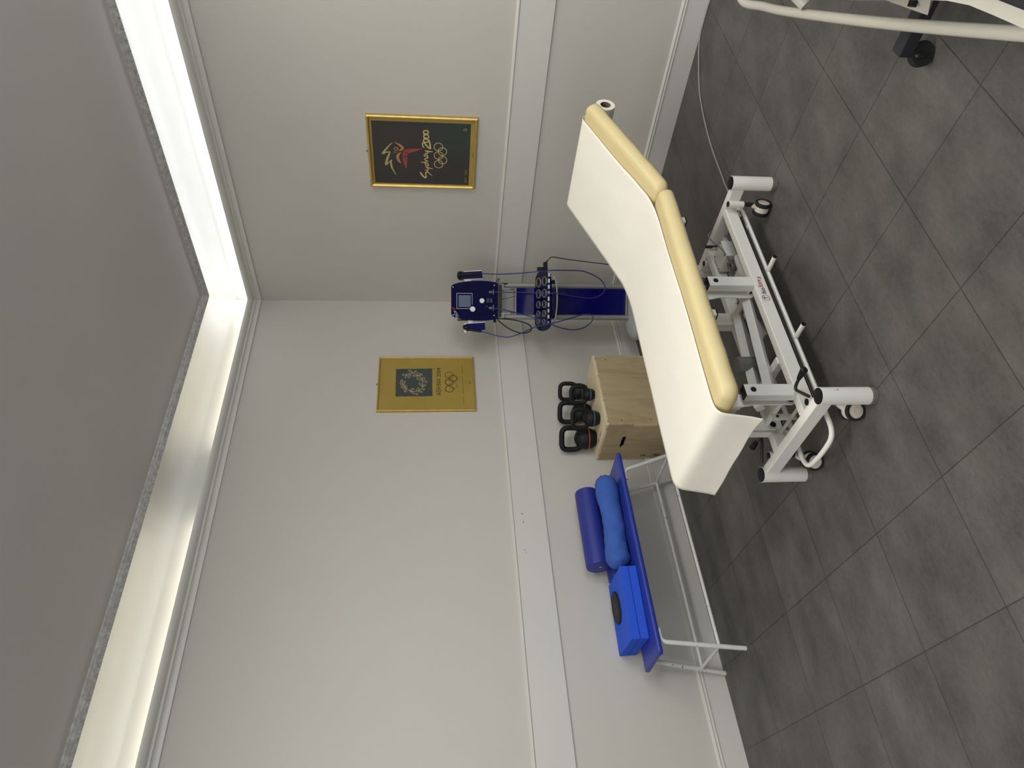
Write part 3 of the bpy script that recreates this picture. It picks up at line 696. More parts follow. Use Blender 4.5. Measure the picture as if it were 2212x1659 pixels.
# ------------------------------------------------------------------ plywood jump box and kettlebells
def wood(name, c1, c2, axis_scale):
    m = bpy.data.materials.new(name); m.use_nodes = True
    nt = m.node_tree; b = nt.nodes['Principled BSDF']; L = nt.links.new
    tc = nt.nodes.new('ShaderNodeTexCoord'); mp = nt.nodes.new('ShaderNodeMapping'); mp.inputs['Scale'].default_value = axis_scale
    L(tc.outputs['Object'], mp.inputs[0])
    n = nt.nodes.new('ShaderNodeTexNoise'); n.inputs['Scale'].default_value = 1.0; n.inputs['Detail'].default_value = 8; n.inputs['Distortion'].default_value = 1.2; n.inputs['Roughness'].default_value = 0.6
    L(mp.outputs[0], n.inputs['Vector'])
    wv = nt.nodes.new('ShaderNodeMath'); wv.operation = 'MULTIPLY'; wv.inputs[1].default_value = 30
    L(n.outputs['Fac'], wv.inputs[0])
    sn_ = nt.nodes.new('ShaderNodeMath'); sn_.operation = 'SINE'; L(wv.outputs[0], sn_.inputs[0])
    pw_ = nt.nodes.new('ShaderNodeMath'); pw_.operation = 'MULTIPLY_ADD'; pw_.inputs[1].default_value = 0.10; pw_.inputs[2].default_value = 0.42
    L(sn_.outputs[0], pw_.inputs[0])
    ad = nt.nodes.new('ShaderNodeMath'); ad.operation = 'ADD'; L(pw_.outputs[0], ad.inputs[0])
    n2 = nt.nodes.new('ShaderNodeTexNoise'); n2.inputs['Scale'].default_value = 2.0; L(tc.outputs['Object'], n2.inputs['Vector'])
    m3 = nt.nodes.new('ShaderNodeMath'); m3.operation = 'MULTIPLY_ADD'; m3.inputs[1].default_value = 0.5; m3.inputs[2].default_value = -0.18
    L(n2.outputs['Fac'], m3.inputs[0]); L(m3.outputs[0], ad.inputs[1])
    rp = nt.nodes.new('ShaderNodeValToRGB')
    rp.color_ramp.elements[0].position = 0.15; rp.color_ramp.elements[0].color = lin(c2)+(1,)
    rp.color_ramp.elements[1].position = 0.75; rp.color_ramp.elements[1].color = lin(c1)+(1,)
    L(ad.outputs[0], rp.inputs[0]); L(rp.outputs[0], b.inputs['Base Color'])
    b.inputs['Roughness'].default_value = 0.62; b.inputs['Specular IOR Level'].default_value = 0.3
    return m
M_ply = wood('birch plywood', (184, 168, 132), (152, 132, 98), (5.5, 5.5, 0.9))
M_plyt = wood('birch plywood top', (222, 210, 178), (200, 184, 148), (5.5, 0.9, 2.0))
M_edge = mat('plywood edge', (214, 192, 148), rough=0.7, var=0.15, scale=60, stretch=(1, 1, 8))
M_burn = mat('burnt in print', (46, 36, 26), rough=0.7, var=0.1)
M_hole = mat('dark box inside', (60, 50, 36), rough=0.9, var=0.1)
BX0, BX1, BY0, BY1, BH = 0.006, 0.405, -1.606, -0.988, 0.5095
q = thing('plyo_box', 'tall light plywood jump box with hand slot, carrying the kettlebells, by the left wall', 'plywood box', ((BX0+BX1)/2, (BY0+BY1)/2, 0))
wx, wy = BX1-BX0, BY1-BY0; t = 0.018
bm = BM(); add_box(bm, (0, 0, BH-t/2), (wx, wy, t), None, 0.0015, 1); obj('top_panel', bm, M_plyt, q)
bm = BM(); add_box(bm, (wx/2-t/2, 0, (BH-t)/2), (t, wy, BH-t), None, 0.001, 1); obj('front_panel', bm, M_ply, q)
bm = BM(); add_box(bm, (-wx/2+t/2, 0, (BH-t)/2), (t, wy, BH-t), None, 0.001, 1); obj('back_panel', bm, M_ply, q)
# end panel with a hand slot facing down the room
hx0, hx1, hz0, hz1 = -0.064, 0.066, 0.342, 0.372
bm = BM(); ye = -wy/2+t/2; xi = wx/2-t
for (xa, xb, za, zb) in ((-xi, hx0, 0, BH-t), (hx1, xi, 0, BH-t), (hx0, hx1, 0, hz0), (hx0, hx1, hz1, BH-t)):
    add_box(bm, ((xa+xb)/2, ye, (za+zb)/2), (xb-xa, t, zb-za))
for xx, sg in ((hx0, 1), (hx1, -1)):   # rounded slot ends
    for s0, zc_ in ((1, hz1), (-1, hz0)):
        add_prism(bm, [(xx, zc_)]+[(xx+sg*0.015*(1-math.cos(R(k*15))), (hz0+hz1)/2+s0*0.015*math.sin(R(k*15))) for k in range(0, 7)], ye-t/2, ye+t/2)
ep = obj('end_panel', bm, M_ply, q)
bm = BM(); add_box(bm, (0, wy/2-t/2, (BH-t)/2), (2*xi, t, BH-t)); obj('end_panel', bm, M_ply, q)
# finger joints: pale end grain strips
for c_, s_ in (((wx/2-t*0.5, -wy/2+0.0004, 0.24), (t, 0.0016, 0.16)), ((wx/2-0.0004, 0.02, BH-t/2), (0.0016, 0.20, t*0.9)), ((-0.06, -wy/2+0.0004, BH-t/2), (0.14, 0.0016, t*0.9))):
    bm = BM(); add_box(bm, c_, s_); obj('joint_end_grain', bm, M_edge, q)
for y, z in ((-0.27, 0.40), (-0.27, 0.20), (0.27, 0.42), (-0.1, 0.495), (0.12, 0.495), (0.28, 0.495), (-0.28, 0.495)):
    bm = BM(); add_cyl(bm, (wx/2-0.001, y, z), (wx/2+0.0006, y, z), 0.004, seg=10); obj('screw_head', bm, M_burn, q)
for x, z in ((0.15, 0.495), (-0.15, 0.495), (-0.17, 0.30), (0.08, 0.10)):
    bm = BM(); add_cyl(bm, (x, -wy/2+0.001, z), (x, -wy/2-0.0006, z), 0.004, seg=10); obj('screw_head', bm, M_burn, q)
# printed heights; the end panel lettering runs downwards
Mt = Matrix.Translation((-0.162, -wy/2-0.0008, 0.207)) @ Matrix.Rotation(R(90), 4, 'Y') @ FRONT
tx = text('size_marking', '16    /40', 0.034, M_burn, q, Mt, bold=0.0004, shear=0.15, sx=1.22)
bm = BM(); add_box(bm, (-0.1635, -wy/2-0.0006, 0.125), (0.0010, 0.0006, 0.16))
obj('marking_line', bm, M_burn, q)
Mt = Matrix.Translation((-0.065, -wy/2+0.038, BH+0.0008))
tx = text('size_marking', '20  /50', 0.036, M_burn, q, Mt @ Matrix.Rotation(R(0), 4, 'Z'), sx=1.1)

M_kb = mat('black rubber kettlebell', (19, 19, 19), rough=0.55, spec=0.3, var=0.15, scale=20, bump=0.05, bscale=200)
M_teal = mat('teal band', (58, 128, 126), rough=0.5, var=0.03)
M_orng = mat('orange band', (214, 98, 62), rough=0.5, var=0.03)
def kettlebell(x, y, D, Ht, W, tr, band, label, yaw=R(45)):
    k = thing('kettlebell', label, 'kettlebell', (x, y, BH+0.0005), yaw, 'kettlebells on the plywood box')
    r = D/2; hb = D*0.98; fl_ = r*0.66
    bm = BM(); prof = [(0, 0), (fl_, 0)]
    zc = hb*0.47
    for a in range(-52, 91, 8):
        rr = r*math.cos(R(a)); zz = zc+(hb-zc)*math.sin(R(a)) if a > 0 else zc+zc*math.sin(R(a))/math.sin(R(52))*1.0
        if a <= 0: rr = fl_+(r-fl_)*math.cos(R(a*90/52))
        prof.append((rr, zz))
    prof.append((0, hb)); add_lathe(bm, prof, None, 40); obj('body', bm, M_kb, k)
    zb_ = hb*0.38
    bm = BM(); add_lathe(bm, [(r*0.985, zb_-0.0022), (r*1.012, zb_-0.0018), (r*1.016, zb_), (r*1.012, zb_+0.0018), (r*0.985, zb_+0.0022)], None, 40); b_ = obj('band', bm, band, k)
    tr *= 1.14; hw = W/2-tr
    ze = hb*0.60
    path = [(r*0.62, 0, ze), (hw*0.98, 0, ze+0.030*D/0.11), (hw, 0, Ht-tr), (-hw, 0, Ht-tr), (-hw*0.98, 0, ze+0.030*D/0.11), (-r*0.62, 0, ze)]
    P = fillet(path, 0.045*D/0.12+0.012, 7)
    bm = BM(); add_tube(bm, P, tr, seg=16); obj('handle', bm, M_kb, k)
    return k
kettlebell(0.098, -1.062, 0.124, 0.214, 0.150, 0.0135, M_teal, 'kettlebell with teal band and narrow handle at the far back of the plywood box')
kettlebell(0.092, -1.252, 0.140, 0.240, 0.176, 0.0155, M_teal, 'medium kettlebell in the back row between the orange banded one and the far one')
kettlebell(0.098, -1.490, 0.154, 0.258, 0.192, 0.0165, M_orng, 'largest kettlebell with orange band at the near back of the plywood box')
kettlebell(0.272, -1.238, 0.088, 0.180, 0.148, 0.0130, M_teal, 'smallest kettlebell with teal band in the front row, farther from the bench')
kettlebell(0.276, -1.452, 0.114, 0.200, 0.156, 0.0130, M_teal, 'kettlebell with teal band in the front row nearest the printed corner of the box')
# ------------------------------------------------------------------ blue therapy machine on its stand, in the corner
M_bplex = mat('glossy blue acrylic', (8, 8, 84), rough=0.06, var=0.05, spec=0.5, coat=0.1)
M_navy = mat('dark navy acrylic front', (11, 10, 56), rough=0.12, var=0.15, scale=14, spec=0.3)
M_alum = mat('satin aluminium stand', (148, 147, 142), rough=0.38, metal=0.55, var=0.04, scale=20)
M_basew = mat('grey white base moulding', (178, 178, 176), rough=0.4, var=0.02)
M_acryl = glass_pane('clear acrylic', (0.82, 0.86, 0.92))
M_wht = mat('white plastic', (236, 236, 232), rough=0.35, var=0.01)
M_screen = mat('grey blue display', (98, 108, 128), rough=0.2, var=0.02)
M_line = mat('white print', (210, 212, 222), rough=0.5, var=0.02)
M_bcable = mat('dark blue cable', (34, 44, 106), rough=0.45, var=0.05)
MA = math.atan2(0.678, 0.735)
D = thing('therapy_machine', 'tall blue therapy machine with control box and electrode tray, standing in the room corner', 'therapy machine', (0.403, -0.437, 0), MA)
# rounded base
bm = BM(); add_lathe(bm, [(0, 0.030), (0.255, 0.030), (0.278, 0.045), (0.284, 0.070), (0.276, 0.098), (0.25, 0.120), (0.20, 0.134), (0.10, 0.142), (0, 0.144)], Matrix.Diagonal((1.0, 0.80, 1, 1)), 56); ba = obj('base', bm, M_basew, D, 50)
for a in (50, 130, 230, 310):
    cx, cy = 0.22*math.cos(R(a)), 0.16*math.sin(R(a))
    bm = BM(); add_cyl(bm, (cx, cy-0.012, 0.026), (cx, cy+0.012, 0.026), 0.0255); obj('castor_wheel', bm, M_black, ba)
for x in (-0.110, 0.127):
    bm = BM(); add_cyl(bm, (x, 0, 0.138), (x, 0.0, 1.10), 0.0195, seg=28); obj('post', bm, M_alum, D)
bm = BM(); add_box(bm, (0.0085, 0.004, 0.585), (0.197, 0.008, 0.85)); pn = obj('panel', bm, M_bplex, D)
bm = BM()
for (x0, x1, z0, z1) in ((-0.094, 0.111, 1.008, 1.022), (-0.094, 0.111, 0.150, 0.164)):
    add_box(bm, ((x0+x1)/2, 0.002, (z0+z1)/2), (x1-x0, 0.016, z1-z0))
obj('panel_rail', bm, M_alum, D)
bm = BM(); add_box(bm, (0.0085, 0.035, 0.60), (0.19, 0.006, 0.9)); obj('back_plate', bm, M_alum, D)
bm = BM(); add_box(bm, (0.0085, 0.02, 1.09), (0.17, 0.03, 0.14), None, 0.01, 3); obj('neck', bm, M_alum, D)
for x in (-0.125, 0.14):
    bm = BM(); add_prism(bm, [(0.03, 1.04), (-0.09, 1.128), (0.03, 1.128)], x-0.002, x+0.002, 0); obj('gusset', bm, M_dsteel, D)
# control box
half = [(1.150, 0.127), (1.175, 0.137), (1.22, 0.144), (1.28, 0.1475), (1.33, 0.1465), (1.39, 0.141), (1.44, 0.132), (1.475, 0.122), (1.492, 0.113), (1.4985, 0.100)]
out = [(0.009+w_, z) for z, w_ in half]+[(0.009-w_, z) for z, w_ in reversed(half)]
bm = BM(); add_prism(bm, [(0.009+(x-0.009)*0.95, 1.325+(z-1.325)*0.97) for x, z in out], -0.066, 0.045, 1); cs_ = obj('control_box', bm, M_alum, D, 40)
bm = BM(); add_prism(bm, out, -0.074, -0.068, 1); fp = obj('front_panel', bm, M_navy, cs_, 40)
yF = -0.0745
bm = BM(); add_box(bm, (0.006, yF, 1.4), (0.087, 0.002, 0.090)); obj('display', bm, M_screen, fp)
bm = BM()
x0, x1, z0, z1 = -0.050, 0.064, 1.343, 1.459
for q4 in ((x0, x1, z1-0.0025, z1), (x0, x0+0.0025, z0, z1), (x1-0.0025, x1, z0, z1), (x0+0.03, x1, z0, z0+0.0025)):
    add_box(bm, ((q4[0]+q4[1])/2, yF, (q4[2]+q4[3])/2), (q4[1]-q4[0], 0.001, q4[3]-q4[2]))
obj('display_outline', bm, M_line, fp)
for kx, kz, kr in ((-0.052, 1.341, 0.020), (0.010, 1.272, 0.0185)):
    bm = BM(); add_lathe(bm, [(0, 0.021), (kr*0.86, 0.021), (kr*0.95, 0.019), (kr, 0), (kr, -0.002)], Matrix.Translation((kx, yF, kz)) @ Matrix.Rotation(R(90), 4, 'X'), 32); obj('knob', bm, M_wht, fp)
for kx, kz in ((0.074, 1.212), (-0.043, 1.212)):
    bm = BM(); add_lathe(bm, [(0.004, 0.012), (0.0075, 0.012), (0.009, 0.009), (0.009, 0.0)], Matrix.Translation((kx, yF, kz)) @ Matrix.Rotation(R(90), 4, 'X'), 20)
    add_cyl(bm, (kx, yF-0.004, kz-0.004), (kx, yF-0.016, kz-0.016), 0.006); obj('jack_socket', bm, M_steel, fp)
for kx, kz in ((0.108, 1.485), (-0.096, 1.485), (0.124, 1.181), (-0.098, 1.181)):
    bm = BM(); add_lathe(bm, [(0, 0.003), (0.003, 0.003), (0.0045, 0)], Matrix.Translation((kx, yF, kz)) @ Matrix.Rotation(R(90), 4, 'X'), 14); obj('dome_screw', bm, M_wht, fp)
rt = Matrix.Rotation(R(-32), 4, 'Y')
Mt = Matrix.Translation((-0.112, yF-0.0008, 1.4385)) @ Matrix.Rotation(R(-31), 4, 'Y') @ FRONT
text('white_lettering', 'TECar', 0.030, M_line, fp, Mt, shear=0.2, sx=0.75)
bm = BM()
for pl in ([(-0.062, 1.478, .002), (-0.052, 1.486, .005), (-0.040, 1.481, .003), (-0.046, 1.474, .002)], [(-0.060, 1.464, .002), (-0.050, 1.474, .004), (-0.038, 1.490, .003)]): add_ribbon(bm, pl, yF-0.0008, n=4)
obj('red_swoosh', bm, M_redink, fp)
for kx, kz, ww in ((0.074, 1.188, 0.035), (-0.042, 1.188, 0.040)):
    bm = BM(); add_box(bm, (kx, yF-0.0005, kz), (ww, 0.0008, 0.0035)); obj('jack_marking', bm, M_line, fp)
bm = BM()
for k in range(4): add_box(bm, (0.012, yF-0.0005, 1.235-k*0.0045), (0.030, 0.0008, 0.0018))
for k in range(3): add_box(bm, (0.012, yF-0.0005, 1.208-k*0.005), (0.034-k*0.004, 0.0008, 0.0022))
add_box(bm, (-0.034, yF-0.0005, 1.244), (0.010, 0.0008, 0.0022)); add_box(bm, (-0.030, yF-0.0005, 1.232), (0.012, 0.0008, 0.0022))
obj('small_print', bm, M_grey, fp)
bm = BM(); add_box(bm, (0.009, -0.05, 1.140), (0.235, 0.06, 0.028), None, 0.004, 2)
for k in range(26): add_box(bm, (-0.085+k*0.0075, -0.081, 1.140), (0.003, 0.003, 0.018))
obj('vent_strip', bm, M_dsteel, cs_)
for sx in (-1, 1):
    bm = BM(); add_lathe(bm, [(0, -0.03), (0.016, -0.03), (0.017, -0.01), (0.011, 0.0), (0.017, 0.012), (0.016, 0.03), (0, 0.03)], Matrix.Translation((0.009+sx*0.118, -0.05, 1.148)) @ Matrix.Rotation(R(90), 4, 'X'), 20); obj('clear_spacer', bm, M_acryl, cs_)
bm = BM(); add_cyl(bm, (-0.135, 0.02, 1.45), (-0.135, 0.02, 1.32), 0.006); obj('side_tube', bm, M_dsteel, cs_)
# side holders: blue face, white edge
def holder(q4, name):
    poly = q4
    bm = BM(); add_prism(bm, poly, -0.060, -0.052, 1); h = obj(name, bm, M_wht, D)
    c = Vector((sum(p[0] for p in poly)/4, sum(p[1] for p in poly)/4))
    inn = [((p[0]-c.x)*0.86+c.x, (p[1]-c.y)*0.985+c.y-0.002) for p in poly]
    bm = BM(); add_prism(bm, inn, -0.0625, -0.0595, 1); obj('blue_face', bm, M_bplex, h)
    return h
hr = holder([(0.160, 1.43), (0.171, 1.267), (0.234, 1.273), (0.220, 1.432)], 'probe_holder')
bm = BM(); add_box(bm, (0.152, -0.05, 1.375), (0.02, 0.012, 0.05)); obj('holder_arm', bm, M_wht, hr)
bm = BM(); add_box(bm, (0.190, -0.068, 1.424), (0.064, 0.02, 0.026), None, 0.003, 2); obj('black_clip', bm, M_black, hr)
hl = holder([(-0.222, 1.388), (-0.210, 1.246), (-0.146, 1.250), (-0.157, 1.388)], 'probe_holder')
bm = BM(); add_box(bm, (-0.147, -0.05, 1.355), (0.025, 0.012, 0.035)); obj('holder_arm', bm, M_wht, hl)
bm = BM(); add_box(bm, (-0.192, -0.062, 1.394), (0.070, 0.022, 0.018), None, 0.005, 2); obj('white_lip', bm, M_wht, hl)
# electrode tray: gently sloping dark shelf with ten ring electrodes
BETA = R(18); tilt = Vector((0, -math.cos(BETA), -math.sin(BETA))); nrm = Vector((0, -math.sin(BETA), math.cos(BETA)))
def tp(x, s, h=0.0):      # s runs forward and down the shelf
    o = Vector((x, -0.026, 0.868))+tilt*s+nrm*h; return (o.x, o.y, o.z)
P = [(-0.150+0.060*math.cos(R(90+k*15)), 0.118-0.118*math.sin(R(90+k*15))) for k in range(13)]
P += [(0.020, 0.240), (0.165, 0.236), (0.205, 0.215), (0.228, 0.160), (0.232, 0.090), (0.215, 0.030), (0.180, 0.0)]
bm = BM(); va = [bm.verts.new(tp(x, s, 0)) for x, s in P]; vb = [bm.verts.new(tp(x, s, -0.014)) for x, s in P]
bm.faces.new(va); bm.faces.new(vb[::-1])
for i in range(len(P)): bm.faces.new((va[i], va[(i+1) % len(P)], vb[(i+1) % len(P)], vb[i]))
tr = obj('electrode_tray', bm, M_navy, D)
Mn_ = nrm.to_track_quat('Z', 'Y').to_matrix().to_4x4()
for j, (s, xs) in enumerate(((0.062, ((0.147, .0365), (0.062, .0345), (-0.016, .029), (-0.083, .024), (-0.141, .020))), (0.158, ((0.156, .034), (0.067, .033), (-0.011, .029), (-0.078, .0245), (-0.138, .020))))):
    for k, (x, r) in enumerate(xs):
        M = Matrix.Translation(tp(x, s, 0.0)) @ Mn_
        bm = BM(); add_lathe(bm, [(r*0.80, 0.0), (r*0.82, 0.008), (r*0.97, 0.008), (r, 0.005), (r, 0.0)], M, 32); e = obj('ring_electrode', bm, M_alum, tr)
        bm = BM(); add_lathe(bm, [(0, 0.002), (r*0.81, 0.0015)], M, 24); obj('rubber_face', bm, M_black, e)
rnd = random.Random(5)
for k in range(9):
    x = 0.200-k*0.043
    M = Matrix.Translation(tp(x, 0.222, 0.0006)) @ Mn_
    bm = BM(); add_box(bm, (0, 0, 0), (0.018+0.012*rnd.random(), 0.020+0.008*rnd.random(), 0.0010)); bmesh.ops.transform(bm, matrix=M, verts=bm.verts); obj('white_label', bm, M_line, tr)
bm = BM(); add_tube(bm, smooth([(0.215, -0.215, 0.795), (0.185, -0.245, 0.765), (0.12, -0.262, 0.748), (0.02, -0.268, 0.743), (-0.08, -0.262, 0.748), (-0.14, -0.245, 0.762), (-0.180, -0.205, 0.795)], 8), 0.0050, seg=10); obj('clear_rim', bm, M_alum, tr)
bm = BM(); add_box(bm, (0.024, -0.252, 0.763), (0.235, 0.012, 0.022), None, 0.004, 2); obj('clear_handle', bm, M_acryl, tr)
for x in (0.150, -0.102):
    bm = BM(); add_lathe(bm, [(0, 0.02), (0.012, 0.018), (0.0165, 0.010), (0.0165, 0.0), (0.006, -0.003), (0.006, -0.06)], Matrix.Translation((x, -0.150, 0.752)) @ Matrix.Rotation(R(90), 4, 'X'), 20); obj('clamp_knob', bm, M_black, tr)
bm = BM(); add_box(bm, (0.0085, -0.06, 0.800), (0.26, 0.14, 0.016), Matrix.Rotation(BETA, 3, 'X'), 0.004, 2); obj('tray_bracket', bm, M_dsteel, tr)
# power lead and mains socket block on the right
bm = BM(); add_box(bm, (0.246, -0.02, 0.815), (0.036, 0.035, 0.078), None, 0.004, 2); pb = obj('power_block', bm, M_black, D)
bm = BM(); add_box(bm, (0.278, -0.02, 0.793), (0.048, 0.028, 0.030), None, 0.004, 2); add_cyl(bm, (0.30, -0.02, 0.788), (0.313, -0.02, 0.775), 0.006, r2=0.004); obj('plug', bm, M_black, pb)
bm = BM(); add_tube(bm, smooth([(0.311, -0.02, 0.777), (0.338, -0.02, 0.750), (0.336, -0.015, 0.70), (0.327, 0.0, 0.632), (0.312, 0.01, 0.491), (0.293, 0.01, 0.304), (0.282, 0.01, 0.18), (0.20, 0.02, 0.143)], 8), 0.0032, seg=8); obj('power_lead', bm, M_black, pb)
bm = BM(); add_tube(bm, smooth([(-0.124, -0.01, 1.154), (-0.124, -0.03, 1.096), (-0.138, -0.04, 0.994), (-0.163, -0.05, 0.92), (-0.192, -0.05, 0.897), (-0.218, -0.05, 0.912), (-0.229, -0.05, 0.978), (-0.196, -0.04, 1.066), (-0.153, -0.03, 1.125), (-0.128, -0.01, 1.151)], 7), 0.0042, seg=10); obj('black_lead_loop', bm, M_black, cs_)
bm = BM(); add_tube(bm, smooth([(0.020, -0.07, 1.150), (0.026, -0.06, 1.10), (0.046, -0.045, 1.01), (0.061, -0.04, 0.90), (0.065, -0.045, 0.872)], 6), 0.0018, seg=6); obj('thin_lead', bm, M_black, cs_)
bm = BM(); add_tube(bm, smooth([(0.135, -0.01, 1.17), (0.170, -0.01, 1.150), (0.172, -0.01, 1.138), (0.145, -0.01, 1.150)], 5), 0.003, seg=8); obj('lead_stub', bm, M_black, cs_)
bm = BM(); add_box(bm, (-0.140, -0.02, 1.172), (0.024, 0.02, 0.022), None, 0.004, 2); obj('mains_connector', bm, M_black, cs_)
# hand probes hanging in the holders
pr1 = thing('hand_probe', 'black hand probe with round head in the right holder of the therapy machine', 'probe', (0.403, -0.437, 0), MA, 'hand probes of the therapy machine')
bm = BM(); add_tube(bm, [(0.196, -0.088, 1.435), (0.197, -0.086, 1.41), (0.201, -0.084, 1.36), (0.205, -0.084, 1.33), (0.2065, -0.084, 1.30), (0.209, -0.084, 1.275)], 0.01, radii=[0.009, 0.012, 0.0105, 0.0105, 0.007, 0.005], seg=14); obj('handle', bm, M_black, pr1)
bm = BM(); add_lathe(bm, [(0, 0), (0.028, 0), (0.031, 0.004), (0.029, 0.012), (0.018, 0.020), (0, 0.022)], Matrix.Translation((0.192, -0.080, 1.434)), 32); obj('round_head', bm, M_black, pr1)
def slide(x, z, y, y0=-0.12):    # a point seen at depth y0 brought to depth y
    k = (5.5+y)/(5.5+y0); return (x*k, y, 1.65-(1.65-z)*k)
cR = [(0.21, 1.273), (0.204, 1.182), (0.205, 1.111), (0.214, 0.983), (0.226, 0.869), (0.236, 0.769), (0.238, 0.625), (0.234, 0.53), (0.207, 0.45), (0.165, 0.383), (0.119, 0.356), (0.08, 0.366), (0.047, 0.41), (0.036, 0.475), (0.046, 0.585), (0.066, 0.694), (0.07, 0.802), (0.071, 0.91), (0.073, 1.053), (0.075, 1.195)]
N = len(cR); pts = []
yR = [-.085, -.11, -.14, -.20, -.25, -.25, -.22, -.18, -.14, -.12, -.11, -.11, -.12, -.14, -.20, -.265, -.275, -.22, -.13, -.091]
for (x, z), y in zip(cR, yR): pts.append(slide(x, z, y))
pts[0] = (0.2085, -0.085, 1.278); pts[-1] = (0.074, -0.091, 1.198)
bm = BM(); add_tube(bm, smooth(pts, 6), 0.0040, seg=10); obj('blue_lead', bm, M_bcable, pr1)
pr2 = thing('hand_probe', 'black curved hand probe resting on the left holder of the therapy machine', 'probe', (0.403, -0.437, 0), MA, 'hand probes of the therapy machine')
bm = BM(); add_tube(bm, smooth([(-0.172, -0.075, 1.388), (-0.180, -0.085, 1.405), (-0.192, -0.088, 1.402), (-0.200, -0.086, 1.385), (-0.206, -0.084, 1.35), (-0.212, -0.084, 1.31), (-0.216, -0.084, 1.275)], 5), 0.009, radii=None, seg=14); obj('handle', bm, M_black, pr2)
cL = [(-0.044, 1.201), (-0.054, 1.123), (-0.078, 1.016), (-0.106, 0.908), (-0.134, 0.821), (-0.173, 0.726), (-0.194, 0.653), (-0.199, 0.58), (-0.182, 0.507), (-0.143, 0.457), (-0.107, 0.443), (-0.084, 0.465), (-0.084, 0.517), (-0.104, 0.582), (-0.126, 0.654), (-0.155, 0.763), (-0.177, 0.871), (-0.202, 0.929), (-0.231, 0.993), (-0.254, 1.065), (-0.253, 1.122), (-0.239, 1.193), (-0.221, 1.25), (-0.217, 1.278)]
pts = []
yL = [-.091, -.13, -.19, -.265, -.28, -.28, -.24, -.18, -.14, -.12, -.11, -.10, -.12, -.16, -.23, -.275, -.265, -.22, -.16, -.13, -.12, -.10, -.09, -.084]
for (x, z), y in zip(cL, yL): pts.append(slide(x, z, y))
pts[0] = (-0.043, -0.091, 1.198); pts[1] = (-0.053, -0.12, 1.123); pts[-1] = (-0.2165, -0.084, 1.278)
bm = BM(); add_tube(bm, smooth(pts, 6), 0.0040, seg=10); obj('blue_lead', bm, M_bcable, pr2)

# ------------------------------------------------------------------ framed posters
M_gold = mat('gold picture frame', (206, 174, 100), rough=0.42, metal=0.75, var=0.12, scale=30)
M_goldp = mat('gold printed paper', (168, 143, 62), rough=0.45, metal=0.15, var=0.06, scale=4)
M_dprint = None
M_ink1 = mat('pale gold ink', (208, 188, 116), rough=0.6, var=0.05)
M_ink2 = mat('orange ochre ink', (186, 128, 68), rough=0.6, var=0.06)
M_ink3 = mat('brick red ink', (158, 66, 52), rough=0.6, var=0.12, scale=30)
M_ink4 = mat('olive ink', (180, 166, 100), rough=0.6, var=0.08, scale=20)
M_inkd = mat('dark brown ink', (58, 38, 20), rough=0.6, var=0.05)
M_inkb = mat('black brown ink', (46, 34, 18), rough=0.6, var=0.05)
M_inkr = mat('copper ink', (106, 66, 24), rough=0.6, var=0.05)
M_inky = mat('ochre ink', (138, 106, 28), rough=0.6, var=0.05)
M_slate = mat('slate green print', (56, 66, 64), rough=0.6, var=0.10, scale=9)
M_cream2 = mat('cream ink', (188, 168, 116), rough=0.6, var=0.04)
M_pglass = glass_pane('picture glass', ior=1.28)
def dark_print():
    m = bpy.data.materials.new('near black print'); m.use_nodes = True
    nt = m.node_tree; b = nt.nodes['Principled BSDF']; L = nt.links.new
    tc = nt.nodes.new('ShaderNodeTexCoord'); n = nt.nodes.new('ShaderNodeTexNoise'); n.inputs['Scale'].default_value = 7; n.inputs['Detail'].default_value = 4
    L(tc.outputs['Object'], n.inputs['Vector'])
    gr = nt.nodes.new('ShaderNodeVectorMath'); gr.operation = 'DISTANCE'; gr.inputs[1].default_value = (0.19, 0, -0.27)
    L(tc.outputs['Object'], gr.inputs[0])
    s = nt.nodes.new('ShaderNodeMapRange'); s.inputs[1].default_value = 0.05; s.inputs[2].default_value = 0.30; s.inputs[3].default_value = 1.0; s.inputs[4].default_value = 0.0
    L(gr.outputs['Value'], s.inputs[0])
    mu = nt.nodes.new('ShaderNodeMath'); mu.operation = 'MULTIPLY'; L(s.outputs[0], mu.inputs[0]); L(n.outputs['Fac'], mu.inputs[1])
    mx = nt.nodes.new('ShaderNodeMix'); mx.data_type = 'RGBA'; mx.inputs[6].default_value = lin((50, 45, 44))+(1,); mx.inputs[7].default_value = lin((22, 66, 52))+(1,)
    L(mu.outputs[0], mx.inputs[0]); L(mx.outputs[2], b.inputs['Base Color']); b.inputs['Roughness'].default_value = 0.6
    return m
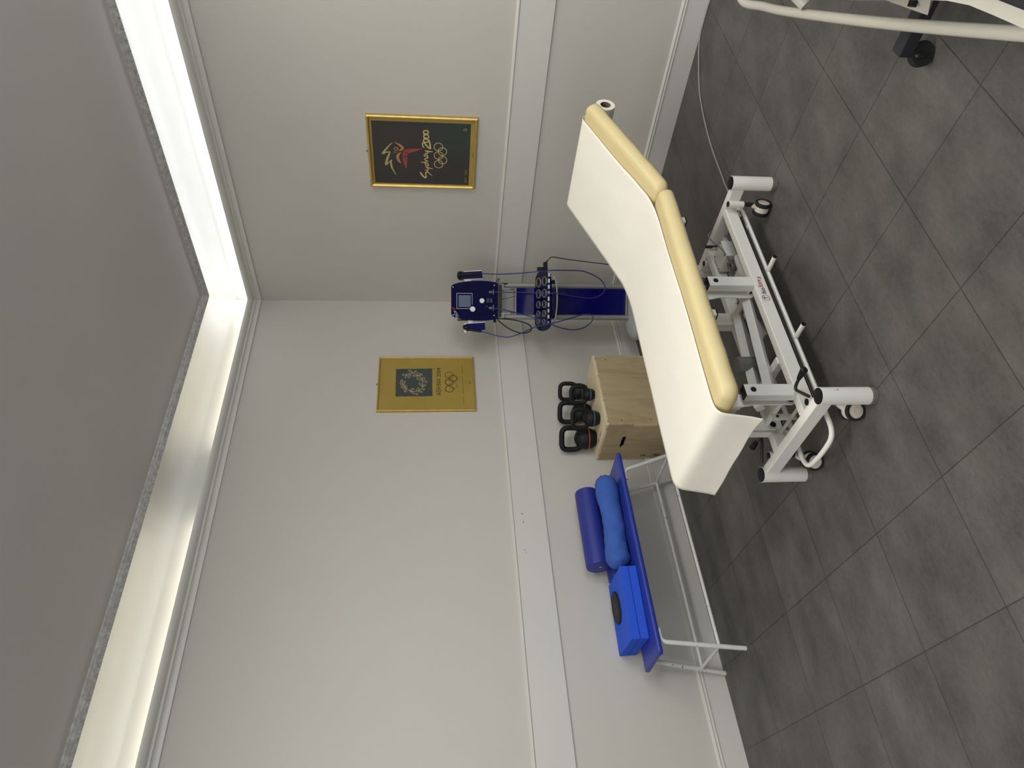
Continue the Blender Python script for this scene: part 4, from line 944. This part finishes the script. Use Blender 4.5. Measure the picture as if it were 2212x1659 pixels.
def frame(name, label, loc, rz, W, H, fw, dp):
    P = thing(name, label, 'framed poster', loc, rz, 'framed posters')
    bm = BM(); prof = [(0.0, 0.0), (0.0, -dp*0.55), (fw*0.12, -dp*0.80), (fw*0.38, -dp), (fw*0.62, -dp*0.98), (fw*0.85, -dp*0.72), (fw, -dp*0.5), (fw, -0.004)]
    rings = []
    for cx, cz in ((-1, -1), (1, -1), (1, 1), (-1, 1)):
        rings.append([bm.verts.new((cx*(W/2-i_), y_, cz*(H/2-i_))) for i_, y_ in prof])
    for k in range(4):
        A = rings[k]; B = rings[(k+1) % 4]
        for i in range(len(prof)-1): bm.faces.new((A[i], A[i+1], B[i+1], B[i]))
    obj('frame', bm, M_gold, P, 30)
    bm = BM(); add_box(bm, (0, 0.0-0.004, 0), (W-2*fw+0.002, 0.004, H-2*fw+0.002)); pr = obj('print', bm, M_goldp, P)
    bm = BM(); add_box(bm, (0, -0.0105, 0), (W-2*fw+0.001, 0.002, H-2*fw+0.001)); obj('picture_glass', bm, M_pglass, P)
    bm = BM(); add_tube(bm, fillet([(-0.010, -0.002, H/2-0.002), (0.0, -0.002, H/2+0.014), (0.010, -0.002, H/2-0.002)], 0.008, 5), 0.0016, seg=8); obj('hanging_loop', bm, M_dsteel, P)
    return P, pr
A_ = {"torch": [[70.8, 200.1, 3.2], [52.8, 218.6, 7.7], [24.6, 242.1, 11.4], [-8.9, 267.2, 14.1], [-13.8, 263.0, 10.4], [-3.2, 247.9, 9.1], [1.6, 219.8, 8.2], [-12.4, 223.8, 10.4], [-48.6, 239.0, 15.9], [-92.7, 251.3, 14.1], [-97.3, 248.6, 10.4], [-81.8, 233.8, 8.2], [-60.4, 210.3, 6.8], [-73.4, 216.5, 11.4], [-104.4, 214.5, 13.6], [-125.2, 209.7, 11.4], [-148.4, 198.2, 7.7], [-173.2, 185.4, 4.1]], "armA": [[77.5, 185.4, 1.8], [64.6, 167.2, 9.1], [48.1, 145.6, 15.0], [34.8, 133.8, 15.9], [24.7, 137.4, 15.9], [15.5, 148.9, 10.4], [11.3, 159.1, 4.1]], "armB": [[-0.7, 143.9, 2.3], [-11.4, 158.8, 12.7], [-33.4, 169.8, 17.0], [-61.3, 162.9, 15.9], [-79.0, 152.2, 6.8], [-85.2, 146.8, 1.8]], "dot1": [[5.0, 194.0, 4.1], [-0.7, 190.9, 7.7], [-5.7, 189.5, 3.2]], "dot2": [[5.6, 177.2, 4.1], [-0.2, 177.5, 6.8], [-5.1, 175.4, 3.2]], "body": [[30.7, 5.3, 1.8], [21.7, 45.8, 19.1], [12.5, 90.8, 29.5], [1.6, 113.6, 31.8], [-29.0, 119.0, 29.5], [-67.5, 119.0, 26.3], [-101.1, 116.6, 15.9], [-120.6, 112.6, 1.8]], "crack": [[20.4, 81.7, 1.8], [-1.1, 118.1, 3.6], [-4.4, 104.8, 2.7], [-26.7, 125.6, 3.2], [-27.3, 105.4, 2.7], [-35.7, 127.1, 3.2], [-38.9, 110.2, 2.3], [-54.5, 117.5, 1.8], [-70.0, 117.9, 1.1]], "script": [[[-147.7, 17.9, 9.1], [-171.3, 5.5, 11.4], [-186.9, -8.3, 10.0], [-189.2, -19.9, 11.4], [-173.1, -21.1, 6.8], [-154.5, -19.0, 8.2], [-144.9, -26.0, 9.1], [-151.1, -38.7, 6.8], [-166.6, -54.8, 4.5], [-176.9, -66.4, 1.8]], [[-126.8, -13.5, 4.5], [-134.1, -31.8, 6.8], [-128.7, -36.5, 5.5], [-113.1, -29.7, 5.9]], [[-105.7, -17.1, 5.5], [-114.1, -41.2, 7.3], [-118.4, -68.8, 4.1]], [[-73.1, -16.3, 5.0], [-88.7, -18.4, 6.4], [-98.6, -32.1, 7.7], [-93.2, -39.0, 5.9], [-75.2, -29.9, 6.8], [-73.0, -20.8, 5.5]], [[-68.4, 13.3, 3.2], [-72.1, -9.4, 7.7], [-75.4, -25.4, 4.5]], [[-61.5, -14.1, 5.0], [-59.5, -36.9, 7.7]], [[-58.4, -30.1, 3.6], [-47.4, -11.9, 5.9], [-41.5, -18.8, 5.5], [-35.0, -38.2, 7.7]], [[-24.0, -21.2, 5.0], [-21.8, -11.1, 5.9], [-11.1, -11.2, 5.5], [-10.8, -21.3, 5.5], [-19.8, -32.6, 6.4], [-31.3, -32.5, 5.0], [-24.0, -23.5, 3.6]], [[20.1, -14.8, 5.0], [13.5, -41.8, 8.2], [12.0, -68.9, 4.1]], [[1.2, -14.7, 4.1], [-2.0, -32.7, 6.4], [5.7, -35.5, 5.5], [19.0, -17.1, 5.0]], [[40.1, -10.5, 6.8], [53.5, -1.7, 8.2], [72.1, 0.3, 7.7], [78.6, -8.7, 8.2], [54.5, -28.6, 10.0], [34.0, -50.9, 10.0], [52.8, -51.4, 10.0], [82.5, -46.6, 8.2], [104.5, -43.4, 2.7]]], "zeros": [[92.9, -22.6], [123.9, -25.3], [154.6, -23.2]], "head": [25.0, 177.1], "rings": [[49.8, -106.0], [-15.9, -107.5], [-81.7, -107.8], [15.6, -133.3], [-49.6, -135.1]]}
B_ = {"sq": [[147.5, 229.7], [153.1, -42.4], [-118.9, -42.2], [-121.1, 225.6]], "stem": [[51.6, 158.9], [73.3, 153.5], [98.3, 136.6], [101.4, 114.5], [104.4, 98.2], [85.5, 70.0], [76.0, 51.3], [47.8, 34.9], [16.8, 29.0], [-26.2, 29.9], [-47.4, 39.0], [-68.5, 57.2], [-74.3, 84.6], [-74.1, 112.0], [-63.4, 130.4], [-49.7, 148.9], [-31.4, 160.7], [-6.9, 175.0]], "leaves": [[[88.9, 150.4], [85.0, 152.3], [82.2, 157.8], [81.2, 165.3], [82.3, 172.9], [85.1, 178.4], [89.1, 180.5], [93.0, 178.6], [95.8, 173.1], [96.8, 165.6], [95.8, 158.0], [92.9, 152.5]], [[107.3, 102.8], [106.0, 106.5], [109.0, 113.4], [115.4, 121.5], [123.5, 128.9], [131.2, 133.4], [136.4, 133.8], [137.7, 130.1], [134.8, 123.2], [128.3, 115.0], [120.2, 107.7], [112.5, 103.2]], [[75.3, 64.2], [73.0, 67.0], [71.9, 74.3], [72.4, 84.2], [74.3, 94.0], [77.1, 101.1], [80.1, 103.7], [82.4, 100.9], [83.5, 93.5], [83.0, 83.6], [81.1, 73.8], [78.3, 66.7]], [[74.6, 53.6], [74.7, 57.8], [79.4, 62.6], [87.4, 66.5], [96.5, 68.6], [104.4, 68.3], [108.8, 65.6], [108.7, 61.4], [104.0, 56.6], [96.1, 52.6], [86.9, 50.6], [79.1, 50.9]], [[33.6, 37.8], [31.3, 41.5], [32.7, 49.0], [37.2, 58.3], [43.9, 67.0], [50.8, 72.6], [56.1, 73.7], [58.4, 70.0], [57.0, 62.5], [52.4, 53.2], [45.8, 44.5], [38.9, 38.9]], [[23.3, 26.0], [27.1, 29.4], [35.5, 31.2], [46.5, 30.8], [57.0, 28.4], [64.2, 24.6], [66.1, 20.5], [62.3, 17.1], [53.8, 15.3], [42.8, 15.7], [32.4, 18.1], [25.3, 21.9]], [[-23.7, 35.3], [-24.1, 38.9], [-20.1, 44.4], [-12.8, 50.4], [-4.1, 55.3], [3.6, 57.7], [8.4, 57.1], [8.8, 53.5], [4.8, 47.9], [-2.6, 41.9], [-11.3, 37.0], [-19.0, 34.6]], [[-9.6, 7.1], [-13.6, 7.3], [-19.2, 10.5], [-25.1, 15.8], [-29.7, 21.8], [-31.7, 26.9], [-30.6, 29.7], [-26.7, 29.5], [-21.0, 26.4], [-15.1, 21.1], [-10.5, 15.1], [-8.5, 10.0]], [[-38.9, 59.6], [-43.6, 57.3], [-51.6, 57.4], [-60.9, 60.0], [-69.0, 64.3], [-73.6, 69.2], [-73.6, 73.3], [-69.0, 75.7], [-61.0, 75.5], [-51.7, 73.0], [-43.7, 68.7], [-39.0, 63.8]], [[-83.2, 30.3], [-85.4, 32.9], [-85.4, 39.0], [-83.4, 46.9], [-79.9, 54.5], [-75.7, 59.7], [-72.0, 61.2], [-69.9, 58.6], [-69.8, 52.5], [-71.8, 44.6], [-75.4, 37.0], [-79.6, 31.8]], [[-44.1, 91.0], [-48.5, 91.6], [-55.0, 95.8], [-61.7, 102.7], [-66.9, 110.2], [-69.2, 116.5], [-67.9, 119.8], [-63.5, 119.2], [-57.1, 115.0], [-50.4, 108.1], [-45.2, 100.6], [-42.9, 94.3]], [[-96.1, 87.5], [-97.6, 91.4], [-94.9, 99.0], [-88.5, 108.2], [-80.4, 116.6], [-72.6, 121.9], [-67.2, 122.7], [-65.7, 118.7], [-68.5, 111.1], [-74.8, 101.9], [-83.0, 93.5], [-90.8, 88.3]], [[-50.9, 148.6], [-49.0, 152.0], [-42.4, 155.3], [-32.8, 157.6], [-22.9, 158.3], [-15.2, 157.2], [-11.9, 154.5], [-13.8, 151.1], [-20.5, 147.8], [-30.1, 145.5], [-40.0, 144.8], [-47.6, 146.0]], [[-51.9, 152.2], [-53.6, 155.6], [-51.7, 162.5], [-46.9, 171.0], [-40.3, 178.8], [-33.7, 183.9], [-28.9, 184.9], [-27.3, 181.5], [-29.1, 174.6], [-34.0, 166.1], [-40.7, 158.2], [-47.2, 153.1]], [[-17.4, 179.2], [-17.1, 183.1], [-12.4, 187.6], [-4.6, 191.6], [4.3, 193.9], [11.8, 193.9], [16.0, 191.6], [15.7, 187.7], [11.0, 183.2], [3.1, 179.3], [-5.7, 177.0], [-13.2, 177.0]], [[24.6, 160.0], [20.5, 158.0], [13.1, 158.2], [4.4, 160.5], [-3.1, 164.4], [-7.6, 168.6], [-7.8, 172.2], [-3.7, 174.2], [3.7, 174.0], [12.3, 171.7], [19.9, 167.9], [24.4, 163.6]], [[91.0, 122.5], [86.4, 120.2], [78.7, 120.4], [69.9, 122.9], [62.5, 127.1], [58.3, 131.9], [58.6, 135.9], [63.2, 138.2], [70.9, 138.0], [79.6, 135.5], [87.1, 131.3], [91.3, 126.6]]], "ber": [[120.8, 83.2], [91.6, 39.8], [18.2, 4.6], [-55.1, 21.8], [-100.0, 71.8], [-70.8, 155.4], [31.6, 183.9]], "rings": [[86.0, -167.7], [51.4, -196.3], [15.7, -167.5], [-18.4, -197.0], [-51.9, -167.2]], "txt": [[-114.9, -105.2], [-114.6, -72.0], [149.8, -106.2]]}
mm = 0.001
def sc3(l): return [(a*mm, b*mm, c*mm) for a, b, c in l]
P1, pr = frame('framed_poster', 'gold framed near black poster with torch figure and script lettering, right hand wall', (1.3705, -0.0005, 1.698), 0, 0.541, 0.730, 0.021, 0.024)
yP = -0.0062
bm = BM(); add_box(bm, (-0.009, -0.0063, 0.006), (0.466, 0.0006, 0.652)); obj('dark_field', bm, dark_print(), pr)
y = -0.0068
bm = BM(); add_strokes(bm, sc3(A_['torch']), y); obj('torch_flame', bm, M_ink4, pr)
for k in ('armA', 'armB'):
    bm = BM(); add_ribbon(bm, sc3(A_[k]), y, n=6); obj('figure_arm', bm, M_ink2, pr)
bm = BM(); add_ring(bm, A_['head'][0]*mm, A_['head'][1]*mm, 0.0105, 0.0125, 0.0056, y); obj('figure_head', bm, M_ink2, pr)
for k in ('dot1', 'dot2'):
    bm = BM(); add_ribbon(bm, sc3(A_[k]), y, n=4); obj('figure_dot', bm, M_ink2, pr)
bm = BM(); add_ribbon(bm, sc3(A_['body']), y, n=8); obj('figure_body', bm, M_ink3, pr)
bm = BM(); add_strokes(bm, sc3(A_['crack']), y-0.0003); obj('figure_crack', bm, M_black, pr)
bm = BM()
for k, l in enumerate(A_['script']): add_ribbon(bm, sc3(l), y-0.00005*k, n=5)
for k, (cx, cz) in enumerate(A_['zeros']): add_ring(bm, cx*mm, cz*mm, 0.0125, 0.0165, 0.0075, y-0.0002)
add_ribbon(bm, [(0.100, -0.012, 0.004), (0.118, -0.009, 0.005), (0.146, -0.010, 0.004)], y-0.0003, n=4)
obj('script_lettering', bm, M_ink1, pr)
bm = BM()
for k, (cx, cz) in enumerate(A_['rings']): add_ring(bm, cx*mm, cz*mm, 0.0292, 0.0292, 0.0042, y-0.00005*k, 40)
obj('five_rings', bm, M_ink1, pr)
bm = BM()
for xx, zz, ww in ((-0.205, -0.292, 0.05), (-0.205, -0.298, 0.046), (-0.205, -0.304, 0.05), (-0.14, -0.292, 0.055), (-0.14, -0.298, 0.05), (-0.14, -0.304, 0.06)): add_box(bm, (xx, y, zz), (ww*0.8, 0.0003, 0.0012))
obj('small_print', bm, M_ink4, pr)
bm = BM(); add_ring(bm, 0.182, -0.280, 0.008, 0.008, 0.002, y); add_box(bm, (0.182, y, -0.292), (0.014, 0.0003, 0.002)); obj('small_emblem', bm, M_ink1, pr)
bm = BM()
for k in range(5): add_ring(bm, -0.004+(k-2)*0.0075, -0.338-(0.005 if k % 2 else 0), 0.0052, 0.0052, 0.0012, -0.0064)
obj('edge_rings', bm, M_inkd, pr)

P2, pr = frame('framed_poster', 'gold framed golden poster with slate wreath square, on the left hand wall', (0.0005, -0.9015, 1.681), R(90), 0.529, 0.717, 0.015, 0.020)
bm = BM(); S4 = [(a*mm, b*mm) for a, b in B_['sq']]; rnd = random.Random(8); E_ = []
for i in range(4):
    a = Vector(S4[i]); b = Vector(S4[(i+1) % 4])
    for k in range(14):
        v = a.lerp(b, k/14); E_.append((v.x+rnd.uniform(-1, 1)*0.0016, v.y+rnd.uniform(-1, 1)*0.0016))
add_prism(bm, E_, -0.0060, -0.0066, 1); obj('slate_square', bm, M_slate, pr)
y = -0.0070
bm = BM(); add_ribbon(bm, [(a*mm, b*mm) for a, b in B_['stem']], y, n=4, width=0.0044)
for k, l in enumerate(B_['leaves']): add_ribbon(bm, [(a*mm, b*mm) for a, b in l], y-0.00004*(k+1), n=2, closed=True, width=0.0036)
for cx, cz in B_['ber']: add_ring(bm, cx*mm, cz*mm, 0.0075, 0.0075, 0.0042, y, 18)
obj('olive_wreath', bm, M_cream2, pr)
for k, (mt_, (cx, cz)) in enumerate(zip((M_inkr, M_inkd, M_inkd, M_inky, M_inkb), B_['rings'])):
    bm = BM(); add_ring(bm, cx*mm, cz*mm, 0.0300, 0.0304, 0.0056, -0.0066-0.00005*k, 40); obj('ring', bm, mt_, pr)
text('lettering', '\u0391\u0398\u0397\u039d\u0391 2004', 0.0465, M_inkd, pr, Matrix.Translation((-0.1155, -0.0066, -0.1050)) @ FRONT, bold=0.00015, sx=1.0)
bm = BM()
for xx, ww in ((-0.16, 0.075), (-0.05, 0.10), (0.045, 0.05), (0.14, 0.075)): add_box(bm, (xx, -0.0066, -0.268-0.0), (ww, 0.0004, 0.0022))
obj('small_print', bm, M_inkd, pr)
bm = BM()
for k in range(5): add_ring(bm, 0.01+(k-2)*0.0065, -0.318-(0.004 if k % 2 else 0), 0.0046, 0.0046, 0.001, -0.0066)
obj('edge_rings', bm, M_inkd, pr)
bm = BM(); add_ring(bm, 0.140, -0.055, 0.004, 0.004, 0.001, -0.0066); add_box(bm, (0.150, -0.0066, -0.055), (0.008, 0.0004, 0.006)); obj('small_mark', bm, M_inkd, pr)
# ------------------------------------------------------------------ second couch, cut off by the right edge of the room view
M_ivory = mat('ivory powder coat', (188, 184, 172), rough=0.35, var=0.02)
M_char = mat('charcoal steel', (44, 44, 50), rough=0.4, metal=0.3, var=0.06)
Q = thing('treatment_couch', 'cut off treatment couch with ivory tube frame and charcoal base leg, right edge', 'treatment couch', (3.6, -2.1, 0), 0)
def cl(p): return (p[0]-3.6, p[1]+2.1, p[2])
bm = BM(); add_box(bm, cl((3.72, -2.118, 0.098)), (1.28, 0.056, 0.045), None, 0.004, 2); obj('base_leg', bm, M_char, Q)
def ccaster(x, y):
    bm = BM(); add_cyl(bm, cl((x, y, 0.060)), cl((x, y, 0.085)), 0.012); s = obj('caster', bm, M_dsteel, Q)
    ax = Vector((0.55, -0.83, 0)).normalized(); ce = Vector(cl((x-0.022, y-0.012, 0.040)))
    bm = BM(); add_cyl(bm, ce-ax*0.013, ce+ax*0.013, 0.040, seg=30); obj('wheel', bm, M_blackr, s)
    bm = BM(); add_cyl(bm, ce+ax*0.013, ce+ax*0.022, 0.006); add_box(bm, ce+Vector((0, 0, 0.01)), (0.02, 0.05, 0.04), None, 0.01, 3); obj('axle', bm, M_dsteel, s)
ccaster(3.112, -2.120); ccaster(4.30, -2.120)
ZB2 = 0.26
bar = [(2.70, -0.95, ZB2), (2.845, -1.10, ZB2), (2.912, -1.33, ZB2), (2.985, -1.565, ZB2), (3.195, -2.17, ZB2), (3.42, -2.78, ZB2), (3.60, -3.25, ZB2)]
bm = BM(); add_tube(bm, smooth([cl((3.05, -0.90, ZB2)), cl((2.90, -0.97, ZB2))]+[cl(q) for q in bar[1:]], 6), 0.0175, seg=16); obj('frame_bar', bm, M_ivory, Q)

# struts, curved side panel and dark upholstery reaching into the corner of the view
bm = BM()
A0 = cl((3.300, -2.370, 0.268)); 
pa = [cl((3.300, -2.366, 0.266)), cl((3.293, -2.262, 0.330)), cl((3.330, -2.20, 0.40)), cl((3.44, -2.44, 0.40)), cl((3.371, -2.466, 0.330)), cl((3.306, -2.392, 0.266))]
off = Vector((0.030, 0.012, -0.004))
va = [bm.verts.new(q) for q in pa]; vb = [bm.verts.new(Vector(q)+off) for q in pa]
bm.faces.new(va); bm.faces.new(vb[::-1])
for i in range(len(pa)): bm.faces.new((va[i], va[(i+1) % 6], vb[(i+1) % 6], vb[i]))
br = obj('strut_plate', bm, M_ivory, Q)
bm = BM(); add_cyl(bm, cl((3.338, -2.375, 0.316)), cl((3.322, -2.382, 0.318)), 0.012); obj('bolt', bm, M_black, br)
bm = BM(); add_tube(bm, [cl((3.062, -1.690, 0.268)), cl((3.12, -1.62, 0.36)), cl((3.22, -1.52, 0.47))], 0.026, seg=14); obj('strut_tube', bm, M_ivory, Q)
bm = BM(); e_ = [(3.30, -2.30), (3.424, -2.620), (3.471, -2.751), (3.492, -2.830), (3.505, -2.910), (3.512, -2.957), (3.54, -3.15), (3.60, -3.5), (3.95, -3.5), (3.95, -1.30), (3.30, -1.30), (3.20, -1.50), (3.25, -1.90)]
va = [bm.verts.new(cl((x, y, 0.45))) for x, y in e_]; vb = [bm.verts.new(cl((x, y, 0.49))) for x, y in e_]
bm.faces.new(va[::-1]); bm.faces.new(vb)
for i in range(len(e_)): bm.faces.new((va[i], vb[i], vb[(i+1) % len(e_)], va[(i+1) % len(e_)]))
obj('side_panel', bm, M_ivory, Q)
bm = BM(); add_box(bm, cl((3.76, -2.92, 0.535)), (0.42, 1.16, 0.085), Matrix.Rotation(R(9), 3, 'Z'), 0.03, 4); obj('seat_pad', bm, M_char, Q)
bm = BM(); add_lathe(bm, [(0, 0.014), (0.028, 0.014), (0.034, 0.008), (0.034, -0.008), (0.028, -0.014), (0, -0.014)], Matrix.Translation(cl((3.345, -2.450, 0.034))) @ Matrix.Rotation(R(90), 4, 'Y'), 26); obj('pedal_disc', bm, M_char, Q)

bm = BM(); add_box(bm, cl((3.72, -1.83, 0.535)), (0.42, 0.92, 0.085), None, 0.03, 4); obj('back_pad', bm, M_char, Q)
bm = BM(); add_box(bm, cl((3.85, -2.118, 0.285)), (0.07, 0.07, 0.335), None, 0.004, 2); obj('column', bm, M_char, Q)
bm = BM(); add_tube(bm, smooth([cl((3.60, -3.20, 0.26)), cl((3.64, -3.30, 0.32)), cl((3.66, -3.34, 0.455))], 6), 0.0175, seg=14); obj('bar_riser', bm, M_ivory, Q)
bm = BM(); add_tube(bm, smooth([cl((3.02, -0.905, 0.26)), cl((3.22, -0.95, 0.30)), cl((3.36, -1.15, 0.40)), cl((3.40, -1.33, 0.46))], 6), 0.0175, seg=14); obj('bar_riser', bm, M_ivory, Q)
